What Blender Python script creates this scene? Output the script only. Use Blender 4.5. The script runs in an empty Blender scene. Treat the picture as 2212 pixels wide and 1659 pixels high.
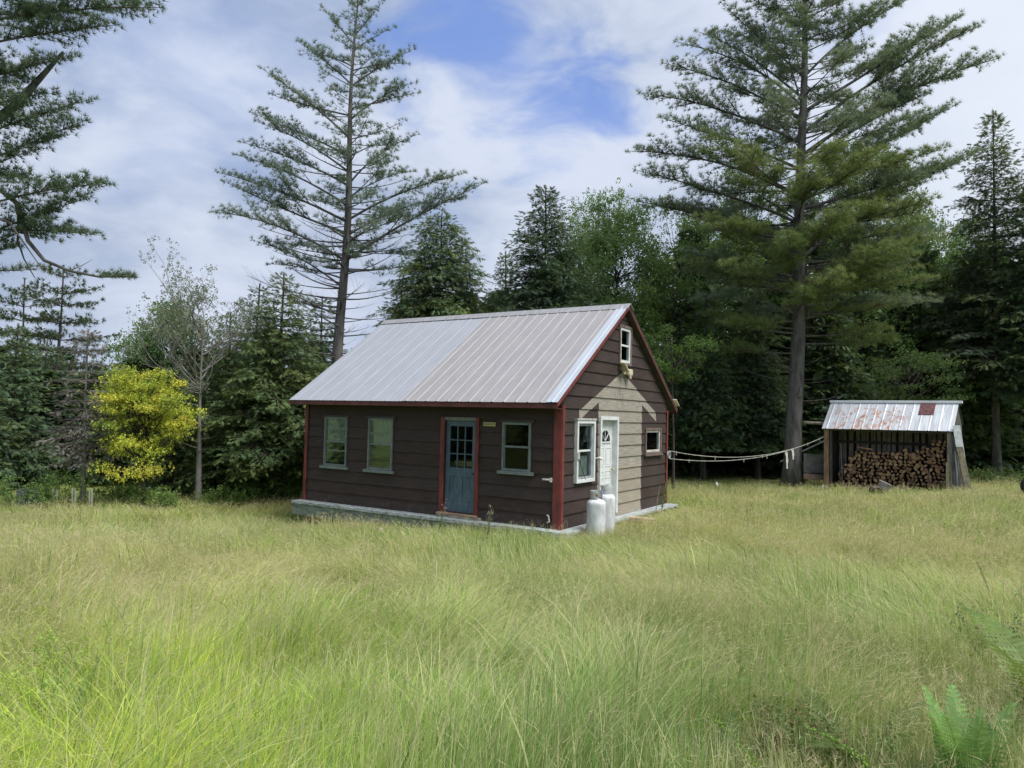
import bpy, math, random
import numpy as np
from mathutils import Vector, Matrix
random.seed(7); rng = np.random.default_rng(7)
R_ = math.radians
sc = bpy.context.scene; col = sc.collection
# ---------------- camera, world, sun, exposure ----------------
CAM = np.array([0, 0, 2.3551]); FPX = 1553.09; PITCH = .0446; ROLL = .024
Fw = np.array([0, math.cos(PITCH), math.sin(PITCH)]); Rt0 = np.array([1., 0, 0]); Up0 = np.cross(Rt0, Fw)
Rt = math.cos(ROLL)*Rt0 + math.sin(ROLL)*Up0; Up = -math.sin(ROLL)*Rt0 + math.cos(ROLL)*Up0
cam = bpy.data.objects.new('camera', bpy.data.cameras.new('camera')); col.objects.link(cam)
cam.matrix_world = Matrix(((Rt[0], Up[0], -Fw[0], CAM[0]), (Rt[1], Up[1], -Fw[1], CAM[1]), (Rt[2], Up[2], -Fw[2], CAM[2]), (0, 0, 0, 1)))
cam.data.sensor_width = 36; cam.data.lens = FPX/2212*36; cam.data.clip_end = 2000; cam.data.clip_start = .05
sc.camera = cam
SUN_EL, SUN_AZ = R_(60), R_(124)            # azimuth clockwise from +Y
sd = Vector((math.sin(SUN_AZ)*math.cos(SUN_EL), math.cos(SUN_AZ)*math.cos(SUN_EL), math.sin(SUN_EL)))
sun = bpy.data.objects.new('sun', bpy.data.lights.new('sun', 'SUN')); col.objects.link(sun)
sun.data.energy = 2.7; sun.data.angle = R_(32); sun.data.color = (1, .96, .9)
sun.rotation_euler = sd.to_track_quat('Z', 'Y').to_euler()
sc.view_settings.view_transform = 'Standard'; sc.view_settings.look = 'None'; sc.view_settings.exposure = 0.95; sc.view_settings.gamma = 1
sc.cycles.max_bounces = 5; sc.cycles.diffuse_bounces = 4; sc.cycles.glossy_bounces = 2; sc.cycles.transmission_bounces = 3; sc.cycles.transparent_max_bounces = 8

class NT:
    """tiny helper for node trees"""
    def __init__(s, nt): s.t = nt; s.n = nt.nodes; s.l = nt.links
    def new(s, ty, **kw):
        n = s.n.new(ty)
        for k, v in kw.items():
            if k.startswith('i_'):
                n.inputs[int(k[2:]) if k[2:].isdigit() else k[2:].replace('_', ' ')].default_value = v
            else: setattr(n, k, v)
        return n
    def link(s, a, b): s.l.new(a, b)
    def math(s, op, a, b=None, c=None, clamp=False):
        n = s.n.new('ShaderNodeMath'); n.operation = op; n.use_clamp = clamp
        for i, v in enumerate((a, b, c)):
            if v is None: continue
            if isinstance(v, (int, float)): n.inputs[i].default_value = v
            else: s.l.new(v, n.inputs[i])
        return n.outputs[0]
    def mix(s, fac, a, b, mode='MIX'):
        n = s.n.new('ShaderNodeMix'); n.data_type = 'RGBA'; n.blend_type = mode
        for sock, v in ((n.inputs[0], fac), (n.inputs[6], a), (n.inputs[7], b)):
            if isinstance(v, (int, float)): sock.default_value = v
            elif isinstance(v, tuple): sock.default_value = v if len(v) == 4 else (*v, 1)
            else: s.l.new(v, sock)
        return n.outputs[2]
    def noise(s, vec, scale, detail=4, rough=.55, dist=0.):
        n = s.new('ShaderNodeTexNoise'); n.inputs['Scale'].default_value = scale; n.inputs['Detail'].default_value = detail
        n.inputs['Roughness'].default_value = rough; n.inputs['Distortion'].default_value = dist
        if vec is not None: s.l.new(vec, n.inputs['Vector'])
        return n.outputs[0]
    def ramp(s, x, lo, hi):
        n = s.new('ShaderNodeMapRange'); n.interpolation_type = 'SMOOTHSTEP'; n.inputs[1].default_value = lo; n.inputs[2].default_value = hi
        s.l.new(x, n.inputs[0]); return n.outputs[0]

W = bpy.data.worlds.new('World'); sc.world = W; W.use_nodes = True
w = NT(W.node_tree); bg = w.n['Background']; bg.inputs[1].default_value = .1
tc = w.new('ShaderNodeTexCoord'); dvec = tc.outputs['Generated']
sky = w.new('ShaderNodeTexSky', sky_type='NISHITA', sun_disc=False, sun_elevation=SUN_EL, sun_rotation=SUN_AZ)
sky.altitude = 300
mp = w.new('ShaderNodeMapping'); mp.inputs['Scale'].default_value = (1, 1, 2.2); mp.inputs['Location'].default_value = (3.1, .4, 1.7); w.link(dvec, mp.inputs[0])
n1 = w.noise(mp.outputs[0], 2.3, 7, .55, .3); n2 = w.noise(mp.outputs[0], 6.5, 8, .55, .4)
nn = w.math('ADD', w.math('MULTIPLY', n1, .65), w.math('MULTIPLY', n2, .35))
cl = w.ramp(nn, .36, .62)
cloudcol = w.mix(cl, (1.95, 2.4, 3.3), (3.6, 3.95, 4.7))
def dirmask(d, a0, a1, amp):
    dp = w.new('ShaderNodeVectorMath', operation='DOT_PRODUCT'); w.link(dvec, dp.inputs[0])
    nv = w.new('ShaderNodeVectorMath', operation='NORMALIZE'); w.link(dvec, nv.inputs[0]); w.link(nv.outputs[0], dp.inputs[0]); dp.inputs[1].default_value = d
    ang = w.math('ARCCOSINE', dp.outputs['Value'])
    j = w.math('MULTIPLY_ADD', w.math('SUBTRACT', n2, .5), amp, ang)
    return w.math('SUBTRACT', 1., w.ramp(j, a0, a1))
m = w.math('MAXIMUM', dirmask((-.054, .880, .473), .0, .2, .5), dirmask((.045, .912, .405), .0, .15, .45))
m = w.math('MAXIMUM', m, w.math('MULTIPLY', dirmask((.28, .85, .44), .0, .16, .6), .35))
m = w.math('MAXIMUM', m, w.math('MULTIPLY', dirmask((-.35, .80, .48), .0, .35, .6), .3))
m = w.math('MULTIPLY', m, .8)
bluecol = w.mix(.2, (.8, 1.55, 4.1), sky.outputs[0])
bright = w.math('MULTIPLY', dirmask((.57, .75, .33), .02, .45, .35), .75)
cc = w.mix(bright, cloudcol, (4.6, 4.9, 5.4))
w.link(w.mix(m, cc, bluecol), bg.inputs[0])

# ---------------- helpers ----------------
def at(px, py, D):
    """point on the sight line through photo position (px,py at 2212 wide), D metres ahead"""
    d = Fw + Rt*(px-1106)/FPX - Up*(py-829.5)/FPX
    return CAM + d*(D/d[1])
def tag(o, label=None, cat=None, group=None, kind=None):
    if label: o['label'] = label
    if cat: o['category'] = cat
    if group: o['group'] = group
    if kind: o['kind'] = kind
    return o
def empty(name, loc=(0, 0, 0), rz=0, label=None, cat=None, group=None):
    o = bpy.data.objects.new(name, None); col.objects.link(o); o.location = loc; o.rotation_euler = (0, 0, rz); o.empty_display_size = .2
    return tag(o, label, cat, group)
class MB:
    def __init__(s): s.v = []; s.f = []; s.M = None
    def add(s, vs, fs):
        n = len(s.v)
        if s.M is not None: vs = [tuple(s.M @ Vector(v)) for v in vs]
        s.v += [tuple(v) for v in vs]; s.f += [tuple(i+n for i in f) for f in fs]; return s
    def box(s, x0, x1, y0, y1, z0, z1):
        return s.add([(x, y, z) for x in (x0, x1) for y in (y0, y1) for z in (z0, z1)],
                     [(0, 1, 3, 2), (4, 6, 7, 5), (0, 4, 5, 1), (2, 3, 7, 6), (0, 2, 6, 4), (1, 5, 7, 3)])
    def tube(s, pts, rad, sides=8, cap=True):
        pts = [np.array(p, float) for p in pts]
        if isinstance(rad, (int, float)): rad = [rad]*len(pts)
        vs = []; ref = np.array([.31, .17, .93])
        for i, p in enumerate(pts):
            t = pts[min(i+1, len(pts)-1)] - pts[max(i-1, 0)]; t = t/(np.linalg.norm(t)+1e-9)
            a = np.cross(t, ref if abs(t@ref) < .95 else np.array([1., 0, 0])); a /= np.linalg.norm(a); b = np.cross(t, a)
            for k in range(sides):
                q = 2*math.pi*k/sides; vs.append(p + rad[i]*(math.cos(q)*a + math.sin(q)*b))
        fs = [(i*sides+k, i*sides+(k+1) % sides, (i+1)*sides+(k+1) % sides, (i+1)*sides+k) for i in range(len(pts)-1) for k in range(sides)]
        if cap: fs += [tuple(range(sides))[::-1], tuple(range((len(pts)-1)*sides, len(pts)*sides))]
        return s.add(vs, fs)
    def lathe(s, prof, c=(0, 0, 0), n=24):
        vs = [(c[0]+r*math.cos(2*math.pi*k/n), c[1]+r*math.sin(2*math.pi*k/n), c[2]+z) for r, z in prof for k in range(n)]
        return s.add(vs, [(i*n+k, i*n+(k+1) % n, (i+1)*n+(k+1) % n, (i+1)*n+k) for i in range(len(prof)-1) for k in range(n)])
    def prism(s, poly, ax, a0, a1):
        """polygon in the two axes other than ax, extruded from a0 to a1"""
        def mk(p, a): q = list(p); q.insert(ax, a); return q
        n = len(poly)
        return s.add([mk(p, a0) for p in poly]+[mk(p, a1) for p in poly], [tuple(range(n))[::-1], tuple(range(n, 2*n))]+[(i, (i+1) % n, n+(i+1) % n, n+i) for i in range(n)])
    def build(s, name, mat, parent=None, smooth=False, bevel=0):
        me = bpy.data.meshes.new(name); me.from_pydata(s.v, [], s.f); me.update()
        me.materials.append(mat)
        if smooth: me.shade_smooth()
        o = bpy.data.objects.new(name, me); col.objects.link(o); o.parent = parent
        if bevel:
            b = o.modifiers.new('bevel', 'BEVEL'); b.width = bevel; b.segments = 2; b.limit_method = 'ANGLE'
        return o
def mat(name, c, rough=.7, metal=0., var=.15, vscale=6., c2=None, bump=0., bscale=20., stretch=(1, 1, 1), spec=.5):
    m = bpy.data.materials.new(name); m.use_nodes = True; t = NT(m.node_tree); b = t.n['Principled BSDF']
    b.inputs['Roughness'].default_value = rough; b.inputs['Metallic'].default_value = metal; b.inputs['Specular IOR Level'].default_value = spec
    tc = t.new('ShaderNodeTexCoord'); mp = t.new('ShaderNodeMapping'); mp.inputs['Scale'].default_value = stretch; t.link(tc.outputs['Object'], mp.inputs[0])
    n = t.noise(mp.outputs[0], vscale, 6, .6)
    c2 = c2 or tuple(max(0, x*(1-2.2*var)) for x in c)
    cA = tuple(min(1, x*(1+var)) for x in c)
    colr = t.mix(t.ramp(n, .3, .7), c2, cA)
    t.link(colr, b.inputs['Base Color'])
    if bump:
        n2 = t.noise(mp.outputs[0], bscale, 5, .6); bp = t.new('ShaderNodeBump'); bp.inputs['Strength'].default_value = bump; bp.inputs['Distance'].default_value = .01
        t.link(n2, bp.inputs['Height']); t.link(bp.outputs[0], b.inputs['Normal'])
    m['_c'] = 1
    return m
def nodes(m): t = NT(m.node_tree); return t, t.n['Principled BSDF']
# simple smooth value noise in 2d for numpy
_g = rng.random((64, 64))
def vn(x, y, s=1., o=0.):
    x = np.asarray(x)*s+o+100; y = np.asarray(y)*s+o*1.7+100
    xi = np.floor(x).astype(int); yi = np.floor(y).astype(int); fx = x-xi; fy = y-yi; fx = fx*fx*(3-2*fx); fy = fy*fy*(3-2*fy)
    g = lambda a, b: _g[a % 64, b % 64]
    return (g(xi, yi)*(1-fx)+g(xi+1, yi)*fx)*(1-fy)+(g(xi, yi+1)*(1-fx)+g(xi+1, yi+1)*fx)*fy
CP = np.array([(0, 0, .72), (-4, 2, .6), (4, 2, .8), (0, 6, .45), (5, 7, .5), (-6, 8, .2), (-2, 12, -.15), (4, 12, -.05), (1.2, 14.3, -.17), (.2, 13.2, -.2), (-5.5, 18.6, -.86), (-2, 16, -.50), (4.6, 20, -.2), (2.5, 16.8, -.05), (2.1, 15.4, -.08), (3.5, 18.5, -.17),
               (-13, 20, -.55), (-7, 23, -.55), (-20, 24, -.5), (-12, 12, -.1), (11.2, 28.5, -.25), (12, 27.5, -.25), (15, 24.8, .2), (18, 24, .3), (23, 34, .1), (10, 16, .2), (16, 16, .4), (22, 22, .4),
               (0, 30, -.4), (8, 40, -.2), (-20, 40, -.4), (30, 45, .1), (-40, 20, -.3), (40, 20, .5), (0, -20, .9), (30, -10, .9), (-30, -10, .6), (0, 60, -.2), (40, 60, 0), (-40, 60, -.3), (60, 30, .3), (-60, 30, -.3)], float)
def gh(x, y):
    x = np.asarray(x, float); y = np.asarray(y, float); sh = x.shape; x = x.ravel(); y = y.ravel(); out = np.zeros(len(x))
    for i0 in range(0, len(x), 50000):
        d2 = (x[i0:i0+50000, None]-CP[:, 0])**2+(y[i0:i0+50000, None]-CP[:, 1])**2
        wt = np.exp(-d2/(2*3.2**2))+1e-3/(1+d2/20)**2
        out[i0:i0+50000] = (wt*CP[:, 2]).sum(1)/wt.sum(1)
    return out.reshape(sh) if sh else float(out[0])

# ---------------- ground ----------------
def make_ground():
    xs = np.concatenate([np.linspace(-400, -60, 12), np.linspace(-56, 56, 113), np.linspace(60, 400, 12)])
    ys = np.concatenate([np.linspace(-300, -22, 10), np.linspace(-20, 70, 91), np.linspace(76, 500, 14)])
    X, Y = np.meshgrid(xs, ys); Z = gh(X, Y)+(vn(X, Y, .9)-.5)*.06
    nx, ny = len(xs), len(ys)
    v = np.stack([X, Y, Z], -1).reshape(-1, 3)
    f = [(j*nx+i, j*nx+i+1, (j+1)*nx+i+1, (j+1)*nx+i) for j in range(ny-1) for i in range(nx-1)]
    m = mat('meadow_soil', (.20, .24, .07), .95, 0, .2, 1.3, c2=(.10, .12, .035), bump=.6, bscale=14, spec=.1)
    mb = MB(); mb.v = [tuple(p) for p in v]; mb.f = f
    o = mb.build('ground', m, smooth=True); tag(o, kind='structure'); return o
make_ground()

# ---------------- cabin ----------------
TH = .5652; NX, NY = 1.0682, 15.277; L, WD = 7.77, 6.278
HX = np.array([math.cos(TH), -math.sin(TH)]); HY = np.array([math.sin(TH), math.cos(TH)])
def hw(x, y, z=0): p = np.array([NX, NY])+HX*x+HY*y; return (p[0], p[1], z)
def tohouse(X, Y): a = X-NX; b = Y-NY; return a*HX[0]+b*HX[1], a*HY[0]+b*HY[1]
cabin = empty('cabin', (NX, NY, 0), -TH, 'small brown board-sided cabin with red corner boards and a grey ribbed metal roof', 'cabin')

def siding_mat():
    m = mat('brown_siding', (.085, .056, .053), .72, 0, .1, 3, bump=.25, bscale=30, stretch=(1, 1, 6), spec=.3)
    t, b = nodes(m); tc = t.new('ShaderNodeTexCoord'); sp = t.new('ShaderNodeSeparateXYZ'); t.link(tc.outputs['Object'], sp.inputs[0]); X, Y, Z = sp.outputs
    mp = t.new('ShaderNodeMapping'); mp.inputs['Scale'].default_value = (2, 2, 9); t.link(tc.outputs['Object'], mp.inputs[0])
    brown = t.mix(t.ramp(t.noise(mp.outputs[0], 1.6, 7, .65), .3, .75), (.029, .0185, .015), (.053, .036, .030))
    # board-by-board fading
    k = t.math('FLOOR', t.math('DIVIDE', t.math('ADD', Z, .015), .2855)); wn = t.new('ShaderNodeTexWhiteNoise', noise_dimensions='1D'); t.link(k, wn.inputs['W'])
    brown = t.mix(t.math('MULTIPLY', wn.outputs[0], .35), brown, (.055, .045, .05))
    # peeled and splashed grey near the sill
    big = t.noise(tc.outputs['Object'], 5.5, 8, .7)
    low = t.math('MULTIPLY', t.math('SUBTRACT', 1., t.ramp(Z, .08, .34)), t.ramp(big, .52, .72))
    brown = t.mix(t.math('MULTIPLY', low, .5), brown, (.17, .15, .14))
    U = t.math('ADD', X, Y); jo = t.math('MULTIPLY', wn.outputs[0], 3.6)
    fr_ = t.math('FRACT', t.math('DIVIDE', t.math('ADD', t.math('ADD', U, 20.), jo), 3.6)); joint = t.math('LESS_THAN', fr_, .0022)
    pos = t.math('DIVIDE', t.math('ADD', Z, .015), .2855); fz = t.math('FRACT', pos)
    nu = t.math('ABSOLUTE', t.math('SUBTRACT', t.math('FRACT', t.math('DIVIDE', t.math('ADD', U, 20.), .405)), .5)); nail = t.math('MULTIPLY', t.math('LESS_THAN', nu, .02), t.math('LESS_THAN', t.math('ABSOLUTE', t.math('SUBTRACT', fz, .16)), .03))
    brown = t.mix(t.math('MULTIPLY', joint, .8), brown, (.012, .01, .01)); brown = t.mix(t.math('MULTIPLY', nail, .6), brown, (.02, .015, .012))
    sc1 = t.new('ShaderNodeMapping'); sc1.inputs['Scale'].default_value = (5, 5, 1.6); t.link(tc.outputs['Object'], sc1.inputs[0])
    scuff = t.math('MULTIPLY', t.ramp(t.noise(sc1.outputs[0], 3.2, 6, .75), .66, .70), t.math('SUBTRACT', 1., t.ramp(Z, .5, 1.3))); brown = t.mix(t.math('MULTIPLY', scuff, .45), brown, (.22, .19, .17))
    fade = t.ramp(t.noise(tc.outputs['Object'], .9, 3, .5), .35, .7); brown = t.mix(t.math('MULTIPLY', fade, .35), brown, (.066, .048, .041))
    # bare boards left where a porch roof once met the gable: shape has edges of its own
    yc = 3.12
    dy = t.math('ABSOLUTE', t.math('SUBTRACT', Y, yc))
    on = t.math('GREATER_THAN', X, -.08)
    col_ = t.math('MULTIPLY', t.math('GREATER_THAN', Y, 1.78), t.math('LESS_THAN', Y, 4.42))
    apex = t.math('SUBTRACT', 3.52, t.math('MULTIPLY', dy, .43))      # outer slope line
    under = t.math('LESS_THAN', Z, apex)
    inner = t.math('GREATER_THAN', Z, t.math('SUBTRACT', apex, t.math('ADD', .22, 0)))
    ext = t.math('LESS_THAN', dy, 2.32)
    chev = t.math('MULTIPLY', t.math('MULTIPLY', under, inner), ext)
    colm = t.math('MULTIPLY', under, col_)
    bare = t.math('MULTIPLY', on, t.math('MAXIMUM', chev, colm))
    edge = t.math('GREATER_THAN', t.noise(mp.outputs[0], 9, 5, .6), .35)
    bare = t.math('MULTIPLY', bare, edge)
    mp2 = t.new('ShaderNodeMapping'); mp2.inputs['Scale'].default_value = (1, 1, 14); t.link(tc.outputs['Object'], mp2.inputs[0])
    wood = t.mix(t.ramp(t.noise(mp2.outputs[0], 2.5, 7, .65), .3, .72), (.20, .187, .16), (.37, .35, .30))
    wood = t.mix(t.math('MULTIPLY', t.math('SUBTRACT', 1., t.ramp(Z, .4, 1.9)), .4), wood, (.36, .30, .22))
    wood = t.mix(t.math('MULTIPLY', wn.outputs[0], .4), wood, (.24, .215, .175)); wood = t.mix(t.math('MULTIPLY', nail, .5), wood, (.08, .06, .05)); wood = t.mix(t.math('MULTIPLY', joint, .7), wood, (.05, .04, .03))
    st = t.new('ShaderNodeMapping'); st.inputs['Scale'].default_value = (1, 9, .7); t.link(tc.outputs['Object'], st.inputs[0])
    drip = t.math('MULTIPLY', t.ramp(t.noise(st.outputs[0], 1.3, 4, .6), .5, .62), t.math('MULTIPLY', t.ramp(Z, 2.5, 2.9), t.math('LESS_THAN', dy, .38)))
    wood = t.mix(t.math('MULTIPLY', drip, .6), wood, (.09, .08, .07))
    t.link(t.mix(bare, brown, wood), b.inputs['Base Color'])
    return m
SID = siding_mat()
RED = mat('barn_red_paint', (.17, .034, .030), .65, 0, .18, 5, stretch=(1, 1, .6), bump=.15)
REDD = mat('dark_red_fascia_shaded_rake', (.12, .032, .032), .7, 0, .2, 4)
DARK = mat('dark_interior', (.02, .02, .022), .9, 0, .1)
WHT = mat('white_paint', (.64, .67, .68), .5, 0, .06, 7)
GRN = mat('grey_green_trim', (.17, .205, .2), .6, 0, .12, 8)
BLUE = mat('slate_blue_door_paint', (.07, .115, .155), .5, 0, .18, 4, c2=(.045, .08, .115), bump=.1, stretch=(3, 3, 1))
LEDGE = mat('pale_blue_ledge_paint', (.44, .49, .51), .6, 0, .12, 8, c2=(.17, .19, .18), stretch=(1, 3, 3))
SKIRT = mat('grey_green_skirt_board', (.20, .24, .215), .75, 0, .2, 3, c2=(.12, .14, .11), stretch=(1, 1, 5), bump=.2)
SOFF = mat('soffit_wood', (.06, .05, .045), .85)
def glass_mat(name, tint=(.75, .8, .82), rough=.03):
    m = bpy.data.materials.new(name); m.use_nodes = True; t = NT(m.node_tree); t.n.remove(t.n['Principled BSDF']); out = t.n['Material Output']
    g = t.new('ShaderNodeBsdfGlossy'); g.inputs['Roughness'].default_value = rough; g.inputs['Color'].default_value = (.9, .95, 1, 1)
    tr = t.new('ShaderNodeBsdfTransparent'); tr.inputs['Color'].default_value = (*tint, 1)
    fr = t.new('ShaderNodeFresnel'); fr.inputs[0].default_value = 1.5
    tc = t.new('ShaderNodeTexCoord'); bp = t.new('ShaderNodeBump'); bp.inputs['Strength'].default_value = .05; bp.inputs['Distance'].default_value = .02; t.link(t.noise(tc.outputs['Object'], 3, 2), bp.inputs['Height']); t.link(bp.outputs[0], g.inputs['Normal'])
    f = t.math('MULTIPLY', fr.outputs[0], .3, clamp=True)
    mx = t.new('ShaderNodeMixShader'); t.link(f, mx.inputs[0]); t.link(tr.outputs[0], mx.inputs[1]); t.link(g.outputs[0], mx.inputs[2]); t.link(mx.outputs[0], out.inputs[0]); return m
GLASS = glass_mat('window_glass')

CH = .2855; C0 = -.015
def lap(z):
    """outward offset of the lapped board at height z"""
    k = (z-C0)/CH; fr = k-math.floor(k+1e-6); return .026*(1-fr)
def wall_strips(opens, amax_fn, zmax, emit):
    """split every course around the openings; emit(a0b,a1b,a0t,a1t,z0,z1,offb,offt)"""
    cuts = sorted(set([o[2] for o in opens]+[o[3] for o in opens]+[zmax]+list(amax_fn('z'))))
    nk = int(math.ceil((zmax-C0)/CH))
    for k in range(nk):
        zb = C0+k*CH; zt = min(zb+CH, zmax)
        zs = [zb]+[c for c in cuts if zb+1e-4 < c < zt-1e-4]+[zt]
        for z0, z1 in zip(zs[:-1], zs[1:]):
            lo0, hi0 = amax_fn(z0); lo1, hi1 = amax_fn(z1); zm = (z0+z1)/2
            iv = [(lo0, hi0, lo1, hi1)]
            for a0, a1, b0, b1 in opens:
                if b0 < zm < b1:
                    nv = []
                    for (p0, p1, q0, q1) in iv:
                        if a1 <= max(p0, q0) or a0 >= min(p1, q1): nv.append((p0, p1, q0, q1)); continue
                        if a0 > p0: nv.append((p0, a0, q0, a0))
                        if a1 < p1: nv.append((a1, p1, a1, q1))
                    iv = nv
            for p0, p1, q0, q1 in iv:
                ob = .026*(1-(z0-zb)/CH)+.002; ot = .026*(1-(z1-zb)/CH)+.002
                emit(p0, p1, q0, q1, z0, z1, ob, ot, abs(z0-zb) < 1e-5)
ZE, ZR = 2.6356, 5.1765; OV = .478; SL = (ZR-ZE)/(WD/2+OV)     # roof slope
zroof = lambda y: ZE+(y+OV)*SL if y < WD/2 else ZE+(WD+OV-y)*SL
WT = zroof(0)-.10
front_open = [(-7.06, -6.24, .95, 2.215), (-5.50, -4.68, .94, 2.215), (-1.46, -.72, 1.15, 2.215), (-3.07, -2.19, .12, 2.22)]
gab_open = [(.60, 1.47, .94, 2.28), (1.90, 2.80, .10, 2.34), (4.68, 5.76, 1.45, 2.10), (2.93, 3.55, 3.74, 4.64)]
mbF = MB()
def emF(p0, p1, q0, q1, z0, z1, ob, ot, low):
    mbF.add([(p0, -ob, z0), (p1, -ob, z0), (q1, -ot, z1), (q0, -ot, z1), (p0, .03, z0), (p1, .03, z0), (q1, .03, z1), (q0, .03, z1)],
            [(0, 1, 2, 3), (4, 7, 6, 5), (0, 4, 5, 1), (3, 2, 6, 7), (0, 3, 7, 4), (1, 5, 6, 2)])
wall_strips(front_open, lambda z: [] if z == 'z' else (-L, 0), WT, emF)
o = mbF.build('front_wall', SID, cabin)
mbG = MB()
def gext(z):
    if z == 'z': return [WT]
    if z <= WT: return (0.031, WD-.031)
    y = (z+.13-ZE)/SL-OV; return (max(.031, y), min(WD-.031, WD-y))
def emG(p0, p1, q0, q1, z0, z1, ob, ot, low):
    if p1-p0 < .02: return
    mbG.add([(ob, p0, z0), (ob, p1, z0), (ot, q1, z1), (ot, q0, z1), (-.03, p0, z0), (-.03, p1, z0), (-.03, q1, z1), (-.03, q0, z1)],
            [(0, 1, 2, 3), (4, 7, 6, 5), (0, 4, 5, 1), (3, 2, 6, 7), (0, 3, 7, 4), (1, 5, 6, 2)])
wall_strips(gab_open, gext, ZR-.16, emG)
mbG.build('gable_wall', SID, cabin)
mbB = MB()
def emB(p0, p1, q0, q1, z0, z1, ob, ot, low):
    mbB.add([(p0, WD+ob, z0), (p1, WD+ob, z0), (q1, WD+ot, z1), (q0, WD+ot, z1), (p0, WD-.03, z0), (p1, WD-.03, z0), (q1, WD-.03, z1), (q0, WD-.03, z1)],
            [(1, 0, 3, 2), (4, 5, 6, 7), (0, 1, 5, 4), (3, 7, 6, 2), (0, 4, 7, 3), (1, 2, 6, 5)])
wall_strips([], lambda z: [] if z == 'z' else (-L, 0), WT, emB)
mbB.build('rear_wall', SID, cabin)
mbL = MB()
def emL(p0, p1, q0, q1, z0, z1, ob, ot, low):
    if p1-p0 < .02: return
    mbL.add([(-L-ob, p0, z0), (-L-ob, p1, z0), (-L-ot, q1, z1), (-L-ot, q0, z1), (-L+.03, p0, z0), (-L+.03, p1, z0), (-L+.03, q1, z1), (-L+.03, q0, z1)],
            [(1, 0, 3, 2), (4, 5, 6, 7), (0, 1, 5, 4), (3, 7, 6, 2), (0, 4, 7, 3), (1, 2, 6, 5)])
wall_strips([], gext, ZR-.16, emL)
mbL.build('side_wall', SID, cabin)
# inside floor (seen dimly through the panes)
MB().box(-L+.03, -.03, .03, WD-.03, -.1, .02).build('inner_floor', mat('plank_floor', (.12, .08, .05), .7), cabin)
# corner boards
MB().box(-.15, .035, -.052, -.03, -.015, 2.62).box(.031, .052, -.03, .07, -.015, 2.62).build('corner_board', RED, cabin, bevel=.003)
MB().box(-L-.035, -L+.075, -.05, -.03, -.01, 2.62).box(-L-.052, -L-.031, -.03, .09, -.01, 2.62).build('corner_board', RED, cabin, bevel=.003)
MB().box(.031, .05, WD-.05, WD+.04, 0, 2.62).build('corner_board', RED, cabin, bevel=.003)
# foundation, ledge, skirt
MB().box(-L+.05, -.05, .05, WD-.05, -.9, -.05).build('foundation', mat('brown_foundation', (.17, .12, .085), .9, 0, .25, 4, bump=.4), cabin)
mb = MB(); mb.box(-L-.12, .02, -.35, -.03, -.085, -.012); lo = mb.build('ledge', LEDGE, cabin, bevel=.006)
MB().box(.03, .36, -.34, 6.35, -.075, -.018).build('ledge', LEDGE, cabin, bevel=.006)
MB().box(-.02, .39, -.38, -.12, -.12, -.088).build('ledge', LEDGE, cabin, bevel=.006)
MB().box(-L-.10, -3.3, -.315, -.28, -.375, -.088).build('skirt_board', SKIRT, cabin, bevel=.004)
MB().box(-3.3, .0, -.30, -.27, -.40, -.088).build('skirt_board', SKIRT, cabin, bevel=.004)
MB().box(-L-.10, -L-.065, -.278, 1.5, -.375, -.088).build('skirt_board', SKIRT, cabin, bevel=.004)
MB().box(.29, .32, -.26, 6.3, -.34, -.078).build('skirt_board', SKIRT, cabin, bevel=.004)

# roof
def metal_mat(name, c, c2, streak=.5):
    m = mat(name, c, .55, .12, .1, 3, c2=c2, spec=.4); t, b = nodes(m); tc = t.new('ShaderNodeTexCoord'); mp = t.new('ShaderNodeMapping'); mp.inputs['Scale'].default_value = (5, .6, .6); t.link(tc.outputs['Object'], mp.inputs[0])
    a = t.mix(t.ramp(t.noise(mp.outputs[0], 2.2, 6, .6), .3, .7), c2, c)
    bl = t.ramp(t.noise(tc.outputs['Object'], 1.7, 6, .65), .35, .75)
    t.link(t.mix(t.math('MULTIPLY', bl, .35), a, tuple(x*.82 for x in c)), b.inputs['Base Color'])
    r = t.math('MULTIPLY_ADD', t.noise(tc.outputs['Object'], 6, 4), .25, .48); t.link(r, b.inputs['Roughness']); return m
RM1 = metal_mat('bluish_roof_metal', (.335, .355, .395), (.29, .31, .35))
RM2 = metal_mat('warm_grey_roof_metal', (.32, .31, .32), (.265, .26, .27))
RM3 = metal_mat('pale_rake_metal', (.43, .47, .53), (.37, .41, .47))
xL, xR = -L-.2, .17
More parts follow.
